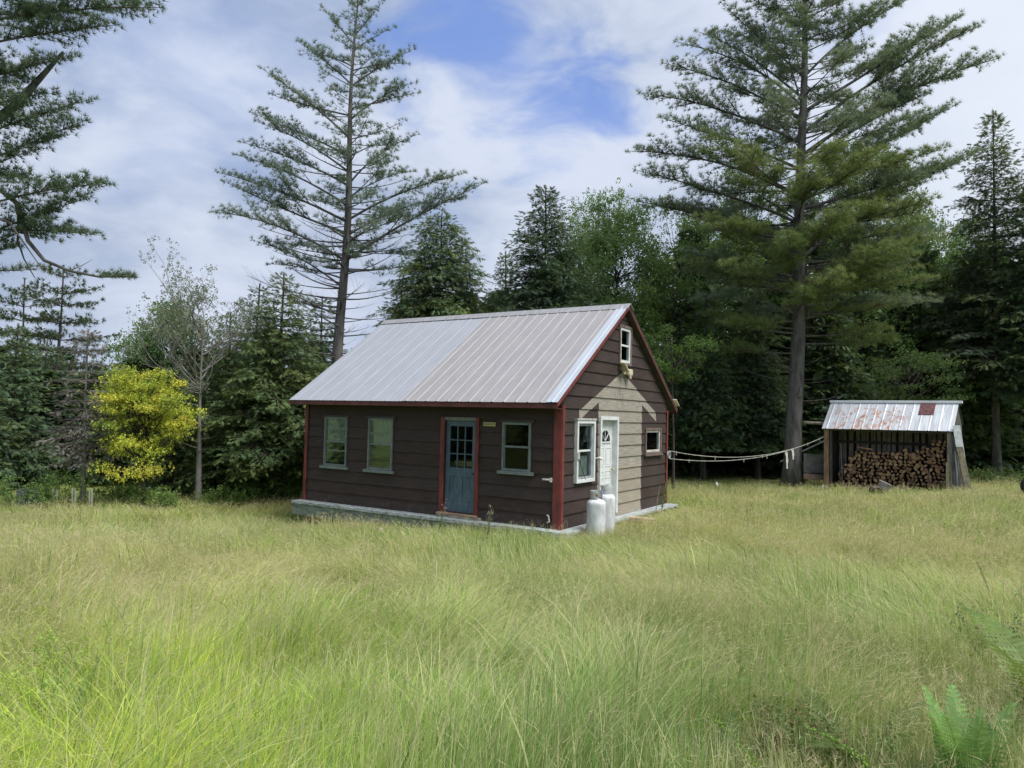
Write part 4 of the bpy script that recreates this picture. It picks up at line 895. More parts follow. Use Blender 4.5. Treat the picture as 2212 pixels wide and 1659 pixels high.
        hc_ = np.stack([.60+.08*p1[si], .53+.06*p1[si], .32+.04*p1[si]], -1)*r.uniform(.75, 1.15, m_)[:, None]
        for j in range(kk):
            ln = .035+.05*r.random(m_); back = .10*j/kk+.02*r.random(m_)
            bx = tx-lx[si]*back; by = ty-ly[si]*back; bz = tz-back*(.6)
            dx_ = r.normal(0, .6, m_)+lx[si]; dy_ = r.normal(0, .6, m_)+ly[si]; dz_ = r.uniform(.0, .9, m_); q = np.sqrt(dx_**2+dy_**2+dz_**2)+1e-6; ww = wd[()] if hasattr(wd, '__getitem__') else wd
            ww = ww*.26; a2 = r.uniform(0, 6.28, m_); ox = np.cos(a2)*ww; oy = np.sin(a2)*ww
            v = np.stack([np.stack([bx-ox, by-oy, bz], -1), np.stack([bx+ox, by+oy, bz+ww], -1), np.stack([bx+dx_/q*ln, by+dy_/q*ln, bz+dz_/q*ln], -1)], 1)
            VV.append(v.reshape(-1, 3)); FF.append((np.arange(m_*3).reshape(-1, 3)+off)); CC.append(np.repeat(hc_, 3, 0)); off += m_*3
    o = obj_me('meadow_grass', mesh_np('meadow_grass', np.vstack(VV), np.vstack(FF), np.vstack(CC), GRASS)); tag(o, 'long unmown green and straw-coloured grass filling the clearing', 'grass', kind='stuff')
p_ = at(1785, 1000, 27.5); SHX, SHY = p_[0], p_[1]; PHI = R_(-40); SHE = (math.cos(PHI), math.sin(PHI)); SHB = (-math.sin(PHI), math.cos(PHI)); SHW = 4.15
grass()

# ---------------- firewood shed ----------------
GREYW = mat('weathered_grey_wood', (.27, .245, .215), .85, 0, .25, 5, c2=(.14, .125, .11), stretch=(3, 3, .5), bump=.3)
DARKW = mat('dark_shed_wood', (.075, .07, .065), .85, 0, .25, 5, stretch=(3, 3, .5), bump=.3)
TANW = mat('tan_post_wood', (.30, .19, .11), .8, 0, .25, 5, c2=(.13, .09, .065), stretch=(3, 3, .5), bump=.3)
PALEW = mat('pale_sawn_wood', (.45, .38, .25), .8, 0, .2, 5, stretch=(.5, 3, 3))
shed = empty('firewood_shed', (SHX, SHY, 0), PHI, 'open-fronted wooden shed with a rusty pale metal roof and stacked firewood inside', 'shed')
gl = gh(SHX, SHY)-.15; W_ = SHW
def rust_mat():
    m = mat('rusty_shed_metal', (.62, .66, .72), .45, .25, .1, 3); t, b = nodes(m); tc = t.new('ShaderNodeTexCoord'); sp = t.new('ShaderNodeSeparateXYZ'); t.link(tc.outputs['Object'], sp.inputs[0]); X, Y, Z = sp.outputs
    mp = t.new('ShaderNodeMapping'); mp.inputs['Scale'].default_value = (1, .55, .55); t.link(tc.outputs['Object'], mp.inputs[0])
    n = t.noise(mp.outputs[0], 5.2, 10, .78, 1.2); n2 = t.noise(mp.outputs[0], 2.2, 3, .5)
    zone = t.math('MULTIPLY', t.ramp(X, -.2, .6), t.math('SUBTRACT', 1., t.ramp(X, 2.2, 3.1)))
    zone = t.math('MULTIPLY', zone, t.math('SUBTRACT', 1., t.ramp(Z, 2.85, 3.15)))
    k = t.math('MULTIPLY', t.ramp(t.math('ADD', n, t.math('MULTIPLY', n2, .25)), .64, .69), zone)
    streak = t.new('ShaderNodeMapping'); streak.inputs['Scale'].default_value = (4, .5, .5); t.link(tc.outputs['Object'], streak.inputs[0])
    base = t.mix(t.ramp(t.noise(streak.outputs[0], 2, 4), .35, .7), (.42, .46, .52), (.62, .66, .72))
    pink = t.math('MULTIPLY', t.ramp(t.noise(streak.outputs[0], 3.1, 5, .7), .52, .66), .45)
    base = t.mix(pink, base, (.50, .40, .38))
    rust = t.mix(t.ramp(n2, .3, .7), (.26, .09, .04), (.40, .18, .09))
    t.link(t.mix(t.math('MULTIPLY', k, .9), base, rust), b.inputs['Base Color']); t.link(t.math('MULTIPLY', t.math('SUBTRACT', 1., k), .08), b.inputs['Metallic']); return m
RUST = rust_mat()
ze_l, ze_r, zr_s = 2.17, 2.20, 3.20
D_S = 1.0
def shed_sheet():
    prof = []; x0, x1 = -.12, W_+.05; n = 14; p = (x1-x0)/n; prof.append((x0, 0))
    for i in range(n): c = x0+(i+.5)*p; hh = .010 if i % 3 else .016; prof += [(c-.035, 0), (c-.016, hh), (c+.016, hh), (c+.035, 0)]
    prof.append((x1, 0)); vs = []; S = [0, .5, 1]
    for dz in (0, -.008):
        for s in S:
            for x, h in prof: vs.append((x, -.18+s*(D_S+.18), 2.17+.007*x+s*(zr_s-2.17-.007*x)+h+dz))
    k = len(prof); off = 3*k; fs = []
    for j in range(2):
        for i in range(k-1): a = j*k+i; fs += [(a, a+1, a+k+1, a+k), (off+a, off+a+k, off+a+k+1, off+a+1)]
    for i in range(k-1): fs.append((i, off+i, off+i+1, i+1))
    for j in range(2): a = j*k; fs.append((a, a+k, off+a+k, off+a)); a += k-1; fs.append((a, off+a, off+a+k, a+k))
    return MB().add(vs, fs).build('roof_sheet', RUST, shed)
rs = shed_sheet()
MB().add([(x, y, z) for x, y, z in [(3.02, .46, 2.17+(.46+.18)/1.18*1.02+.045), (3.50, .46, 2.17+(.46+.18)/1.18*1.02+.045), (3.50, .95, 2.17+(.95+.18)/1.18*1.02+.045), (3.02, .95, 2.17+(.95+.18)/1.18*1.02+.045)]+[(3.02, .46, 2.70), (3.50, .46, 2.70), (3.50, .95, 3.12), (3.02, .95, 3.12)]],
         [(0, 1, 2, 3), (0, 4, 5, 1), (1, 5, 6, 2), (2, 6, 7, 3), (3, 7, 4, 0)]).build('roof_patch', mat('dark_maroon_patch', (.12, .045, .05), .7, 0, .3, 12, bump=.6), rs)
MB().box(-.16, W_+.16, D_S-.07, D_S+.05, zr_s-.015, zr_s+.075).build('ridge_cap', mat('bright_ridge_metal', (.82, .86, .92), .5, .0, .04), shed, bevel=.01)
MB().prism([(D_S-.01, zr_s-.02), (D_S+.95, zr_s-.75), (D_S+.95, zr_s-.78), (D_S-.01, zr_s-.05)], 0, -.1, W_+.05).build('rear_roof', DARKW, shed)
# rear wall of gapped slats
mb = MB(); x = .05
i = 0
while x < W_-.05:
    wdt = random.uniform(.11, .17); mb.box(x, x+wdt, 1.45+random.uniform(0, .012), 1.475+.012, gl+.05, 2.75); x += wdt+(random.uniform(.03, .10) if i % 4 else .015); i += 1
mb.build('rear_wall', GREYW, shed)
MB().box(.02, W_-.02, 1.40, 1.448, 1.62, 1.72).box(.02, W_-.02, 1.40, 1.448, gl+.35, gl+.45).build('rear_rail', DARKW, shed)
MB().box(0.0, W_, 1.8, 1.84, gl, 2.55).build('dark_gap_backing', DARKW, shed)  # added board, blocks light so the slat gaps stay dark
for nm, xa, xb in (('side_wall', -.03, 0.), ('side_wall', W_-.0, W_+.03)):
    mb = MB(); y = .12
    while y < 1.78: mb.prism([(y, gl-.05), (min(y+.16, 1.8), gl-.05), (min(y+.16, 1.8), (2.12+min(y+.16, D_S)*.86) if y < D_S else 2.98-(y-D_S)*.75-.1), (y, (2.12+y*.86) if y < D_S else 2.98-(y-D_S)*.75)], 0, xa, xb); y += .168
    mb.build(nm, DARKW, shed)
MB().box(-.08, .10, -.05, .11, gl-.2, 2.19).build('post', TANW, shed, bevel=.008)
MB().box(.12, .20, -.02, .10, gl-.2, 2.16).build('post', DARKW, shed, bevel=.008)
MB().box(W_-.16, W_-.02, -.05, .11, gl-.2, 2.17).build('post', GREYW, shed, bevel=.008)
MB().box(W_-.02, W_+.16, -.03, .11, gl-.2, 2.20).build('post', mat('blue_grey_post', (.13, .13, .14), .8, 0, .3, 6, c2=(.06, .06, .065), stretch=(3, 3, .5), bump=.3), shed, bevel=.008)
MB().box(W_-.19, W_-.10, -.075, -.055, gl-.1, 1.12).build('post_strip', PALEW, shed)
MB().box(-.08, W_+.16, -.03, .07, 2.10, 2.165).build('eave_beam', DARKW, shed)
# firewood: every log of the face is an object
LOGM = []
for i, (c, c2) in enumerate((((.36, .225, .13), (.20, .115, .065)), ((.28, .16, .09), (.15, .085, .05)), ((.22, .12, .08), (.10, .06, .04)), ((.44, .31, .19), (.25, .16, .095)))):
    m = mat('split_wood', c, .8, 0, .3, 14, c2=c2, bump=.4, bscale=60); m.name = 'split_wood_face'; LOGM.append(m)
BKL = mat('log_bark', (.075, .055, .042), .9, 0, .3, 14)
LOGS = []
for i in range(14):
    k = random.choice((3, 4, 5, 6, 7)); mb = MB(); n = 14; prof = []
    ks = sorted(random.uniform(0, 6.283) for _ in range(k)) if False else [2*math.pi*j/k+random.uniform(-.35, .35) for j in range(k)]
    cor = [(math.cos(a)*random.uniform(.8, 1.1)*1.15, math.sin(a)*random.uniform(.65, 1.0)) for a in ks]
    fr = []
    for j in range(k):
        a, b = cor[j], cor[(j+1) % k]; fr += [a, (a[0]*.5+b[0]*.5+random.uniform(-.06, .12)*(a[0]+b[0])*.5, a[1]*.5+b[1]*.5+random.uniform(-.06, .12)*(a[1]+b[1])*.5)]
    R1 = .082; m_ = len(fr); vs = [(x*R1, 0, z*R1) for x, z in fr]+[(x*R1*1.03, .012, z*R1*1.03) for x, z in fr]+[(x*R1*1.02, .42, z*R1*1.02) for x, z in fr]+[(0, -.004, 0), (0, .42, 0)]
    fs = [(j, (j+1) % m_, 3*m_) for j in range(m_)]+[(j+m_, (j+1) % m_+m_, (j+1) % m_, j) for j in range(m_)]+[(j+2*m_, (j+1) % m_+2*m_, (j+1) % m_+m_, j+m_) for j in range(m_)]+[((j+1) % m_+2*m_, j+2*m_, 3*m_+1) for j in range(m_)]
    me = bpy.data.meshes.new('firewood_log'); me.from_pydata(vs, [], fs); me.materials.append(LOGM[i % 4]); me.materials.append(BKL)
    for q in me.polygons: q.material_index = 0 if len(q.vertices) == 3 and q.index < m_ else 1
    me.update(); LOGS.append(me)
cnt = 0; zrow = 0; GRP = 'split logs stacked in the shed'
Rz = Matrix.Rotation(PHI, 4, 'Z'); base_t = Matrix.Translation((SHX, SHY, 0)) @ Rz
def top_prof(x): return np.interp(x, [.35, .7, 1.0, 1.35, 2.2, 2.9, 3.3, 3.6, 3.85], [.55, 1.05, 1.38, 1.42, 1.45, 1.50, 1.72, 1.95, 1.95])+gl*.0
row = 0; z = None
while row < 20:
    zz = -.10+row*.128; x = .36+(row % 2)*.075
    while x < W_-.25:
        gx = gl+.30+.11*x*0; 
        ground = gl+.14+x*.10
        if ground < zz < top_prof(x)-.06+random.uniform(-.03, .03) and cnt < 285:
            o = bpy.data.objects.new('firewood_log', random.choice(LOGS)); col.objects.link(o); s = random.choice((random.uniform(.62, .85), random.uniform(.85, 1.2)))
            o.matrix_world = base_t @ Matrix.Translation((x+random.uniform(-.03, .03), .42+random.uniform(-.08, .08), zz+random.uniform(-.025, .025))) @ Matrix.Rotation(random.uniform(0, 6.28), 4, 'Y') @ Matrix.Diagonal((s, 1, s*random.uniform(.9, 1), 1))
            tag(o, 'split firewood log lying end-out in the stack inside the open shed', 'log', GRP); cnt += 1
        x += .148*random.uniform(.85, 1.18)
    row += 1
def shed_pt(x, y, z): return tuple(base_t @ Vector((x, y, z)))
def own(name, mb, m, label, cat, bevel=0, smooth=False, group=None):
    vs = np.array(mb.v); o_ = vs.mean(0); o_[2] = vs[:, 2].min(); mb.v = [tuple(v-o_) for v in vs]; o = mb.build(name, m, None, smooth, bevel); o.location = tuple(o_); return tag(o, label, cat, group)
def beam(p0, p1, w_, t_, up=(0, 0, 1)):
    p0 = Vector(p0); p1 = Vector(p1); d = (p1-p0); Ln = d.length; d.normalize(); s = d.cross(Vector(up)); s.normalize(); u = s.cross(d)
    vs = [tuple(p+s*a*w_/2+u*b*t_/2) for p in (p0, p1) for a in (-1, 1) for b in (-1, 1)]
    return MB().add(vs, [(0, 1, 3, 2), (4, 6, 7, 5), (0, 4, 5, 1), (2, 3, 7, 6), (0, 2, 6, 4), (1, 5, 7, 3)])
own('split_stick', beam(shed_pt(1.05, .30, 1.50), shed_pt(1.55, .32, 1.44), .04, .04), mat('orange_split_wood', (.42, .22, .13), .8), 'long reddish split stick lying on top of the firewood at its left end', 'stick')
own('pole', MB().tube([shed_pt(.52, .28, gl+.1), shed_pt(.40, .42, 1.6)], .016, 6), GREYW, 'thin grey pole leaning inside the shed left of the firewood', 'pole')
own('plank', beam(shed_pt(.12, -.16, gl+.22), shed_pt(2.2, -.9, gl+.44), .03, .09), PALEW, 'long pale plank lying on the grass across the front of the shed', 'plank', .003)
own('plank', beam(shed_pt(2.45, -.98, gl+.46), shed_pt(3.0, -1.15, gl+.52), .03, .08), PALEW, 'short pale plank in the grass right of the overturned grey bucket', 'plank', .003)
own('wood_block', MB().box(0, .3, 0, .25, 0, .16), mat('weathered_block', (.3, .27, .22), .85, 0, .2, 8), 'small weathered block under the left end of the long plank', 'block', .01).location = shed_pt(-.02, -.2, gl+.12)
# hollow log and bucket
q = at(2610/1.3888, 1480*.72, 24.5); gq = gh(q[0], q[1]); lp = np.array([at(1893, 1066, 24.5)[0], 24.5, gq+.15])
hl = MB(); n = 20
ring = [(.16, -.28), (.17, 0), (.16, .3), (.12, .3), (.115, 0), (.12, -.28), (.16, -.28)]
vs = [(r*math.cos(2*math.pi*k/n), y, r*math.sin(2*math.pi*k/n)) for r, y in ring for k in range(n)]
hl.M = Matrix.Translation(lp) @ Matrix.Rotation(R_(-12), 4, 'Z'); hl.add(vs, [(i*n+k, (i+1)*n+k, (i+1)*n+(k+1) % n, i*n+(k+1) % n) for i in range(6) for k in range(n)])
own('hollow_log', hl, mat('hollow_log_bark', (.14, .12, .09), .9, 0, .3, 12, bump=.5), 'short hollow log lying end-on in the grass before the shed', 'log')
bk = MB(); bk.M = Matrix.Translation(lp+np.array([.30, .1, .13])) @ Matrix.Rotation(R_(22), 4, 'Y') @ Matrix.Rotation(R_(12), 4, 'X'); bk.lathe([(0, -.16), (.15, -.16), (.155, -.14), (.20, .15), (.215, .16), (.195, .155), (.14, -.13), (0, -.13)], n=20)
own('bucket', bk, mat('drip_stained_bucket', (.38, .36, .36), .7, 0, .3, 7, c2=(.2, .18, .18), stretch=(3, 3, .6)), 'tilted grey bucket with pale drips resting against the hollow log', 'bucket')
# things leaning on the shed's right side
P = lambda px, py, D: tuple(at(px, py, D))
own('metal_sheet', beam(P(2066, 919, 24.7), P(2077, 990, 24.5), .26, .012, (0, 1, 0)), mat('pale_sheet_metal', (.42, .46, .46), .5, .3, .12), 'narrow pale metal sheet leaning against the right side of the shed', 'sheet')
own('plank', beam(P(2072, 965, 24.35), P(2094, 1068, 24.0), .22, .04, (0, 1, 0)), mat('mossy_plank', (.14, .13, .085), .9, 0, .25, 7, bump=.3), 'wide mossy plank leaning below the metal sheet, rightmost against the shed', 'plank')
own('pole', MB().tube([P(2063, 975, 24.6), P(2069, 1060, 24.3)], .022, 6), mat('grey_pole', (.22, .24, .25), .6), 'straight grey pole standing between the shed corner post and the mossy plank', 'pole')
own('plank', beam(P(2067, 940, 24.9), P(2078, 1062, 24.7), .14, .03, (0, 1, 0)), DARKW, 'dark plank leaning directly behind the narrow metal sheet', 'plank')
# lean-to panel, shelf and pole left of the shed
own('grey_panel', beam(P(1738, 998, 28.0), P(1787, 1001, 27.9), .62*1.1, .03, (0, 1, 0)) if False else MB().add([P(1736, 979, 28.0), P(1786, 983, 27.95), P(1786, 1022, 27.95), P(1736, 1021, 28.0), P(1736, 979, 28.03), P(1786, 983, 27.98), P(1786, 1022, 27.98), P(1736, 1021, 28.03)], [(3, 2, 1, 0), (4, 5, 6, 7), (0, 1, 5, 4), (1, 2, 6, 5), (2, 3, 7, 6), (3, 0, 4, 7)]),
    mat('grey_panel_board', (.13, .13, .125), .8, 0, .2, 4), 'square dark grey panel between the huge pine trunk and the shed', 'panel')
own('shelf_board', MB().add([P(1736, 1023, 27.8), P(1787, 1026, 27.75), P(1787, 1037, 27.75), P(1736, 1034, 27.8), P(1736, 1022, 28.1), P(1787, 1025, 28.05), P(1787, 1037, 28.05), P(1736, 1034, 28.1)], [(3, 2, 1, 0), (4, 5, 6, 7), (0, 1, 5, 4), (1, 2, 6, 5), (2, 3, 7, 6), (3, 0, 4, 7)]),
    mat('brown_shelf_board', (.16, .11, .085), .8), 'brown board fixed low under the square grey panel', 'board')
own('pole', MB().tube([P(1686, 997, 29.0), P(1782, 952, 28.3)], .03, 8), mat('pale_aluminium_pole', (.55, .56, .56), .5, .3), 'pale slanting pole passing behind the huge pine trunk towards the shed', 'pole')
own('rail', MB().tube([P(1738, 913, 28.3), P(1790, 915, 28.0)], .06, 6), GREYW, 'grey rough rail running from the huge pine to the shed roof', 'rail')
own('marker_stake', beam(P(1777, 1047, 26.4), P(1778, 1070, 26.4), .06, .03), WHT, 'short white marker stake in the grass by the left post of the shed', 'stake')
# ---------------- clothesline ----------------
A0 = np.array(hw(.07, WD+.09, 1.36)); A1 = np.array(shed_pt(-.05, -.04, 1.87))
cln = empty('clothesline', tuple(A0), 0, 'slack double clothesline strung from the cabin corner past the huge pine to the shed', 'clothesline')
lv = lambda p: tuple(np.array(p)-A0)
def line(s, up, sag): p = A0*(1-s)+A1*s; return p+np.array([0, 0, -sag*4*s*(1-s)+up*(1-s)**1.6])
for up, sag in ((.11, .42), (-.11, .40)):
    MB().tube([lv(line(i/24, up, sag+.0)) for i in range(25)], .009, 5).build('line', mat('line_cord', (.42, .43, .38), .7) if 'line_cord' not in bpy.data.materials else bpy.data.materials['line_cord'], cln)
mb = MB(); mb.M = Matrix.Translation(lv(A0)) @ Matrix.Rotation(-TH, 4, 'Z') @ Matrix.Rotation(R_(90), 4, 'Y'); mb.lathe([(.07, -.02), (.11, -.02), (.085, -.008), (.085, .008), (.11, .02), (.07, .02), (.07, -.02)], n=20); mb.box(-.09, .09, -.012, .012, -.008, .008)
mb.build('pulley', mat('galvanised_pulley', (.5, .52, .52), .4, .5), cln)
for k, (s, hgt) in enumerate(((.035, .12), (.10, .09), (.24, .12), (.41, .13), (.53, .14), (.56, .14), (.70, .10), (.86, .08), (.955, .07))):
    p = line(s, -.11, .40) if k % 2 else line(s, .11, .42)
    own('clothes_peg', MB().box(-.012, .012, -.012, -.002, -hgt*.7, .03).box(-.012, .012, .002, .012, -hgt*.7, .03).box(-.014, .014, -.0018, .0018, -.02, -.005), mat('peg_wood', (.5, .47, .38), .7) if 'peg_wood' not in bpy.data.materials else bpy.data.materials['peg_wood'],
        ['wooden peg nearest the clothesline pulley', 'second peg along the clothesline from the cabin', 'third peg along the clothesline from the cabin', 'peg near the lowest sag of the clothesline', 'left of two pegs close together in the middle of the clothesline', 'right of two pegs close together in the middle of the clothesline', 'peg just left of the hanging rags on the clothesline', 'peg on the clothesline where it crosses the huge pine trunk', 'last peg of the clothesline beside the shed'][k], 'clothes peg', group='pegs on the clothesline')
    o = bpy.data.objects[-1] if False else [x for x in col.objects if x.name.startswith('clothes_peg')][-1]; o.location = tuple(p+np.array([0, 0, -hgt*.7])); o.rotation_euler = (0, 0, -.3)
RAG = mat('pale_rag', (.62, .62, .58), .9, 0, .1, 20)
for s, Ln, lb in ((.70, .62, 'long pale rag hanging from the clothesline left of the huge pine'), (.745, .36, 'short pale rag hanging from the clothesline nearest the huge pine')):
    p = line(s, .0, .41); mb = MB(); pr = []
    for i in range(8): t_ = i/7; pr.append(((.03*math.sin(t_*4)+.07*t_**2), -Ln*t_, .045*(1-.5*t_)+.01*math.sin(i*2)))
    vs = [(x-w2, d, z) for x, z, w2 in pr for d in (-.006,)]+[(x+w2, .006, z) for x, z, w2 in pr]
    vs += [(x-w2, .012, z) for x, z, w2 in pr]+[(x+w2, .018, z) for x, z, w2 in pr]; fs = []
    for i in range(7): fs += [(i, i+1, 8+i+1, 8+i), (16+i, 24+i, 24+i+1, 16+i+1), (i, 16+i, 16+i+1, i+1), (8+i, 8+i+1, 24+i+1, 24+i)]
    mb.add(vs, fs); mb.M = None; o = own('rag', mb, RAG, lb, 'rag', group='rags on the clothesline'); o.location = tuple(p+np.array([0, 0, -Ln-.01]))
# ---------------- propane tanks ----------------
TANK = mat('tank_paint', (.60, .63, .67), .5, .0, .08, 7, c2=(.42, .43, .44), bump=.1, stretch=(1, 1, .5))
COLL = mat('tank_collar_paint', (.50, .52, .53), .5, .1, .12, 10)
BRASS = mat('valve_brass', (.35, .27, .12), .4, .8)
def tank(X, Y, zt, rz, label):
    t = empty('propane_tank', (X, Y, zt-1.20), rz, label, 'gas tank', 'propane tanks by the side door')
    R1 = .202; pr = [(0, .06), (.10, .065), (.16, .10), (R1, .17), (R1, .30), (R1, .50), (R1, .70), (R1, .86), (R1, .90)]
    for i in range(1, 9): a = i/8*math.pi/2; pr.append((R1*math.cos(a)**.8 if a < 1.57 else 0, .90+.115*math.sin(a)))
    MB().lathe(pr, n=36).build('body', TANK, t, smooth=True)
    MB().lathe([(.15, 0), (.165, 0), (.165, .10), (.15, .10), (.15, 0)], n=28).build('foot_ring', COLL, t)
    c = MB(); n = 30; r0_, r1_ = .125, .131
    segs = []
    for k in range(n):
        a0, a1 = 2*math.pi*k/n, 2*math.pi*(k+1)/n; mid = (a0+a1)/2
        if abs(mid-math.pi*1.5) < .42: continue
        holes = 2 < (k % 15) < 7
        for (z0, z1) in (((.985, 1.06), (1.14, 1.18)) if holes else ((.985, 1.18),)):
            vs = [(r*math.cos(a), r*math.sin(a), z) for r in (r0_, r1_) for a in (a0, a1) for z in (z0, z1)]; c.add(vs, [(0, 2, 3, 1), (4, 5, 7, 6), (0, 1, 5, 4), (2, 6, 7, 3), (1, 3, 7, 5), (0, 4, 6, 2)])
    c.build('collar', COLL, t)
    MB().lathe([(0, 1.0), (.03, 1.0), (.03, 1.04), (.018, 1.045), (.018, 1.09), (.035, 1.095), (.035, 1.115), (0, 1.12)], n=14).tube([(0, -.0, 1.06), (0, -.06, 1.06)], .014, 8).build('valve', BRASS, t, smooth=True)
tx1 = at(1288, 1100, 15.33); tx2 = at(1309, 1100, 15.72)
tank(tx1[0], tx1[1], .84, .6, 'nearer and left of the two pale grey propane tanks beside the side door')
tank(tx2[0], tx2[1], .92, 2.1, 'farther and right of the two pale grey propane tanks, partly hidden by its neighbour')
# bits on the ground
b_ = own('wood_block', beam((0, 0, 0), (.55, -.12, -.03), .22, .12), mat('pale_split_block', (.46, .36, .24), .8, 0, .25, 8, bump=.4), 'pale split wood slab lying in the grass right of the propane tanks', 'block', .02); q = at(1363, 1118, 16.6); b_.location = (q[0]+.25, q[1], gh(q[0], q[1])+.12)
BRK = mat('pale_pink_brick', (.55, .40, .36), .85, 0, .15, 14)
for (px, py, Dd, lb) in ((768, 1136, 16.5, 'pale pink brick tilted under the skirt board, nearer the left corner of the cabin'), (816, 1144, 15.9, 'pale pink brick under the skirt board, the one nearer the blue door')):
    q = at(px, py, Dd); mb = MB(); mb.M = Matrix.Translation(q) @ Matrix.Rotation(-.5, 4, 'Z') @ Matrix.Rotation(-.2, 4, 'Y'); mb.box(-.1, .1, -.05, .05, -.04, .035); own('brick', mb, BRK, lb, 'brick', .006, group='bricks by the cabin foot')
    mb = MB(); mb.M = Matrix.Translation((q[0]-.02, q[1]+.02, q[2]-.02)); mb.box(-.12, .12, -.1, .1, -.45, -.04); own('footing_stone', mb, mat('footing_stone', (.25, .2, .15), .9, 0, .25, 7), 'rough brown footing stone under the '+('left' if px < 800 else 'right')+' pink brick', 'stone', .03)
# black tyre at the right edge
q = at(2232, 1062, 22.0); mb = MB(); n = 32; m2 = 10; vs = []
for i in range(n):
    a = 2*math.pi*i/n
    for j in range(m2): b2_ = 2*math.pi*j/m2; r = .23+.10*math.cos(b2_); vs.append((r*math.cos(a), .12*math.sin(b2_), r*math.sin(a)))
ty = empty('tyre', (q[0], q[1], gh(q[0], q[1])), -.5, 'black tyre standing in the grass, cut off by the right picture edge', 'tyre')
mb.add([(x, y, z+.36) for x, y, z in vs], [(i*m2+j, i*m2+(j+1) % m2, ((i+1) % n)*m2+(j+1) % m2, ((i+1) % n)*m2+j) for i in range(n) for j in range(m2)]); mb.build('tread', mat('black_rubber', (.018, .017, .018), .6), ty, smooth=True)
mb = MB(); mb.M = Matrix.Translation((0, 0, .36)) @ Matrix.Rotation(R_(90), 4, 'X'); mb.lathe([(0, -.03), (.12, -.03), (.15, -.07), (.15, .07), (.12, .03), (0, .03)], n=24); mb.build('rim', mat('dull_rim', (.12, .10, .10), .5, .5), ty)
# garden stakes and planter at far left
for i, (px, yt, yb, lb) in enumerate(((115, 1060, 1092, 'leftmost pale garden stake'), (124, 1062, 1090, 'greenish garden stake close to the leftmost one'), (157, 1058, 1092, 'left stake of the middle pair'), (163, 1059, 1092, 'right stake of the middle pair, the whitest one'), (194, 1062, 1086, 'left stake of the right pair, before the dead spruce'), (199, 1059, 1088, 'right stake of the right pair, before the dead spruce'))):
    p0 = np.array(at(px+random.uniform(-.5, .5), yt-4, 20.3)); p1 = np.array(at(px, yb+6, 20.3))
    mb = beam(tuple(p1-np.array([0, 0, .15])), tuple(p0), .035, .035, (0, 1, 0)); own('garden_stake', mb, mat('pale_stake_wood', (.36, .38, .31), .8) if 'pale_stake_wood' not in bpy.data.materials else bpy.data.materials['pale_stake_wood'], lb+' at the left meadow edge', 'stake', group='garden stakes at the left meadow edge')
q = at(70, 1085, 20.6); t = empty('planter_box', (q[0], q[1], gh(q[0], q[1])), .15, 'low weathered grey box half hidden by the pale bush at the far left', 'planter')
PG = mat('planter_grey', (.10, .12, .115), .8, 0, .2, 6)
for (a, b, c_, d) in ((-.32, .32, -.25, -.22), (-.32, .32, .22, .25), (-.32, -.29, -.219, .219), (.29, .32, -.219, .219)): MB().box(a, b, c_, d, .05, .50).build('side_board', PG, t, bevel=.004)
MB().box(-.02, .02, -.275, -.251, .0, .50).build('batten', DARKW, t)
q = at(1548, 1052, 27.); mb = MB(); mb.lathe([(0, 0), (.05, 0), (.06, .03), (.06, .10), (.025, .14), (.02, .16), (0, .16)], n=16); o = mb.build('plastic_jug', WHT, None, True); o.location = (q[0], q[1], gh(q[0], q[1])+.14); tag(o, 'small white jug lying in the grass beneath the clothesline', 'jug')
# ---------------- plants close up ----------------
FERN = foliage_mat('fern_frond', .4, .5)
def frond(L_, az, el0, el1, cols, pin=.21, n=14):
    pts = branch_curve((0, 0, 0), az, L_, el0, el1, n=12, wob=.02); V = []; F_ = []; C_ = []
    def tri(a, b, c, cl): k = len(V); V.extend([a, b, c]); F_.append((k, k+1, k+2)); C_.extend([cl]*3)
    for i in range(n*2):
        s = .08+.9*i/(n*2); p, d = along(pts, s); d = d/np.linalg.norm(d); side = np.cross(d, [0, 0, 1.]); side /= np.linalg.norm(side)+1e-9; l2 = pin*L_*math.sin(math.pi*min(1, (s*.82+.16)))**.8*(1.0-s*.55)
        for sg in (-1, 1):
            q = side*sg*.93+d*.34+np.array([0, 0, -.12+random.uniform(-.06, .06)]); q /= np.linalg.norm(q); up_ = np.cross(side*sg, d); c = jit(random.choice(cols), .12); m = 6
            for j in range(m):
                a = p+q*l2*j/m; b = p+q*l2*(j+1.15)/m; wdt = L_*.027*(1-j/m*.7); tri(a, b, a+d*wdt+q*l2*.4/m, c); tri(a, a-d*wdt+q*l2*.4/m, b, c)
    for i in range(11):
        a, b = pts[i], pts[i+1]; s_ = np.array([.0035, 0, 0])*(1-i/13); k = len(V); V.extend([a-s_, a+s_, b]); F_.append((k, k+1, k+2)); C_.extend([(.12, .16, .05)]*3)
    return np.array(V), np.array(F_), np.array(C_)
def fern(x, y, label, L_, n, cols, fan=None, dz=.0, tilt=(1.35, .35)):
    t = empty('fern', (x, y, gh(x, y)+dz), random.uniform(0, 6) if fan is None else 0, label, 'fern', 'ferns at the lower right')
    for i in range(n):
        az = (i*6.283/n+random.uniform(-.3, .3)) if fan is None else fan[0]+(fan[1]-fan[0])*i/max(1, n-1)
        v, f, c = frond(L_*random.uniform(.8, 1.1), az, tilt[0]+random.uniform(-.12, .1), tilt[1]+random.uniform(-.25, .2), cols); obj_me('frond', mesh_np('frond', v, f, c, FERN), t)
FG = [(.20, .39, .11), (.17, .34, .10), (.24, .43, .13)]
q = at(2085, 1600, 3.1); fern(q[0], q[1], 'bright green upright fern in the lower right corner', .60, 10, FG, tilt=(1.5, .9))
